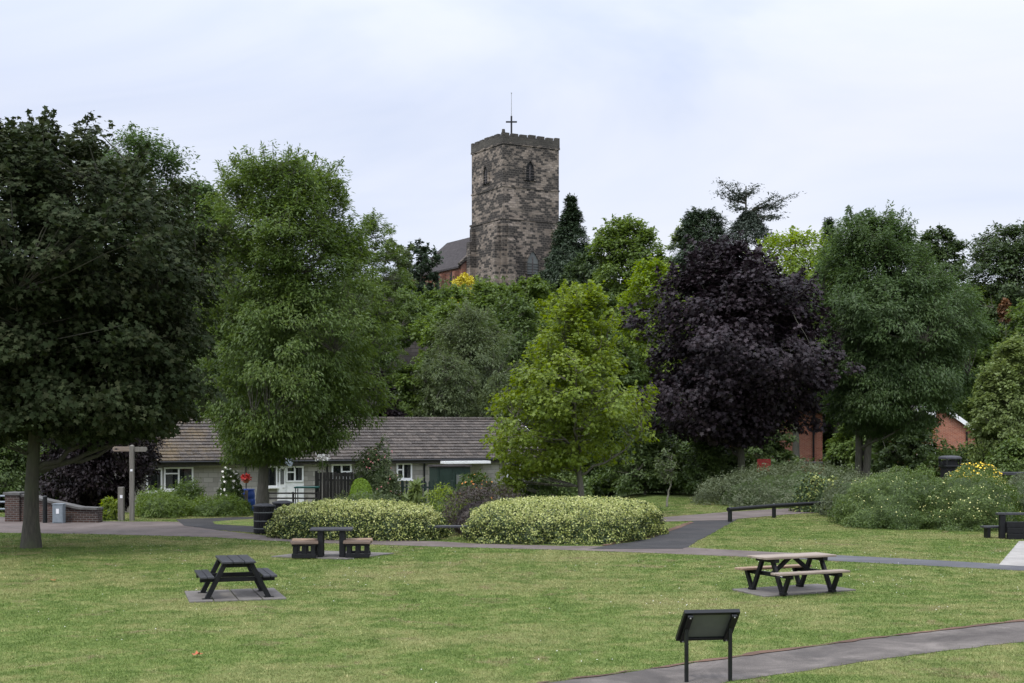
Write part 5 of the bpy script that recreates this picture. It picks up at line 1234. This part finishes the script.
def standard_rose():
    Y = 52.5; X = wx(322, Y); g = tzf(X, Y); h = wz(457, Y) - g; root = thing('rose_standard', 'tall thin standard rose with white bloom in front of the board fence', 'plant', (X, Y, g)); m = MB(); m.cyl((0, 0, -.1), (.02, 0, h - .1), .022, .018, 8); m.build('stem', M['bark_pale'], root)
    rr = np.random.default_rng(4); n = 130; P = rr.normal(0, .1, (n, 3)) + np.array([0, 0, h - .28]); leaf_mesh('foliage', P, rr.normal(0, 1, (n, 3)), rr.normal(0, 1, (n, 3)), .09 * np.ones(n), 'kite', M['leaf_bush'], root)
    n = 60; P = rr.normal(0, 1, (n, 3)) * np.array([.12, .1, .06]) + np.array([0, 0, h - .02]); leaf_mesh('bloom', P, rr.normal(0, 1, (n, 3)), rr.normal(0, 1, (n, 3)), .1 * np.ones(n), 'round', M['flower_white'], root)
standard_rose()
def garden_table():
    Y = 57.0; X = wx(307, Y); g = tzf(X, Y); root = thing('garden_canopy', 'small flat dark teal canopy on posts by the white door', 'canopy', (X, Y, g)); h = wz(486.5, Y) - g; m = MB(); m.b2((-.48, -.35, h - .06), (.48, .35, h)); m.build('top', M['teal_canvas'], root, .02)
    for x in (-.42, .42):
        for y in (-.3, .3):
            l = MB(); l.cyl((x, y, 0), (x, y, h - .06), .02); l.build('leg', M['black_paint'], root)
garden_table()
def garden_rail():
    Y = 55.5; x0 = wx(268, Y); L = wx(318, Y) - x0; g = tzf(x0, Y); root = thing('garden_rail', 'low dark rail fence in front of the white door', 'fence', (x0, Y, g))
    for py in (494, 499): m = MB(); m.b2((0, -.02, wz(py, Y) - g), (L, .02, wz(py, Y) - g + .06)); m.build('rail', M['fence_wood'], root)
    for i in range(3): m = MB(); m.b2((L * i / 2 - .04, .022, -.1), (L * i / 2 + .04, .09, wz(492, Y) - g)); m.build('post', M['fence_wood'], root)
garden_rail()
def shed():
    Y = 63.0; x0, x1 = wx(437, Y), wx(472, Y); g = tzf(x0, Y); root = thing('garden_shed', 'dark green timber shed under the white-edged canopy', 'shed', (x0, Y, g), .35); W = x1 - x0; h = wz(467, Y) - g; m = MB(); n = int(W / .14)
    for i in range(n): m.b2((i * W / n + .003, -.015 - .004 * (i % 2), 0), ((i + 1) * W / n - .003, .05, h))
    m.b2((0, .05, 0), (W, 1.2, h - .02)); m.build('wall', M['green_paint'], root); m = MB(); m.b2((-.08, -.1, h + .002), (W + .08, 1.3, h + .07)); m.build('roof', M['slate'], root)
    w = MB(); w.b2((W * .55, -.05, h * .45), (W * .8, -.022, h * .85)); f_ = w.build('window', M['green_paint'], root); p = MB(); p.b2((W * .57, -.056, h * .48), (W * .78, -.051, h * .82)); p.build('pane', M['panel_grey'], f_)
    d = MB(); d.b2((W * .08, -.05, .05), (W * .42, -.021, h - .1)); d.build('door', M['green_paint'], root)
shed()
def red_board():
    Y = 70; X = wx(764, Y); g = tzf(X, Y); root = thing('red_notice_board', 'plain red board on posts below the purple maple', 'board', (X, Y, g), .1); m = MB(); zt, zb = wz(459, Y) - g, wz(472, Y) - g; m.b2((-.36, -.02, zb), (.34, .02, zt)); m.build('panel', M['red_paint'], root, .01)
    for x in (-.3, .3): p = MB(); p.b2((x - .03, .022, -.1), (x + .03, .08, zt)); p.build('post', M['black_paint'], root)
red_board()
def garden_wall():
    Y = 84; x0, x1 = wx(796, Y), wx(830, Y); g = tzf(x0, Y); m = MB(); h = wz(463.5, Y) - g; m.b2((0, 0, -.3), (x1 - x0, .25, h)); o = m.build('garden_wall', M['red_brick']); o.location = (x0, Y, g); c = MB(); c.b2((-.05, -.05, h), (x1 - x0 + .05, .3, h + .12)); c.build('coping', M['coping'], o); tag(o, 'low brick garden wall with pale coping before the left brick house', 'wall')
garden_wall()
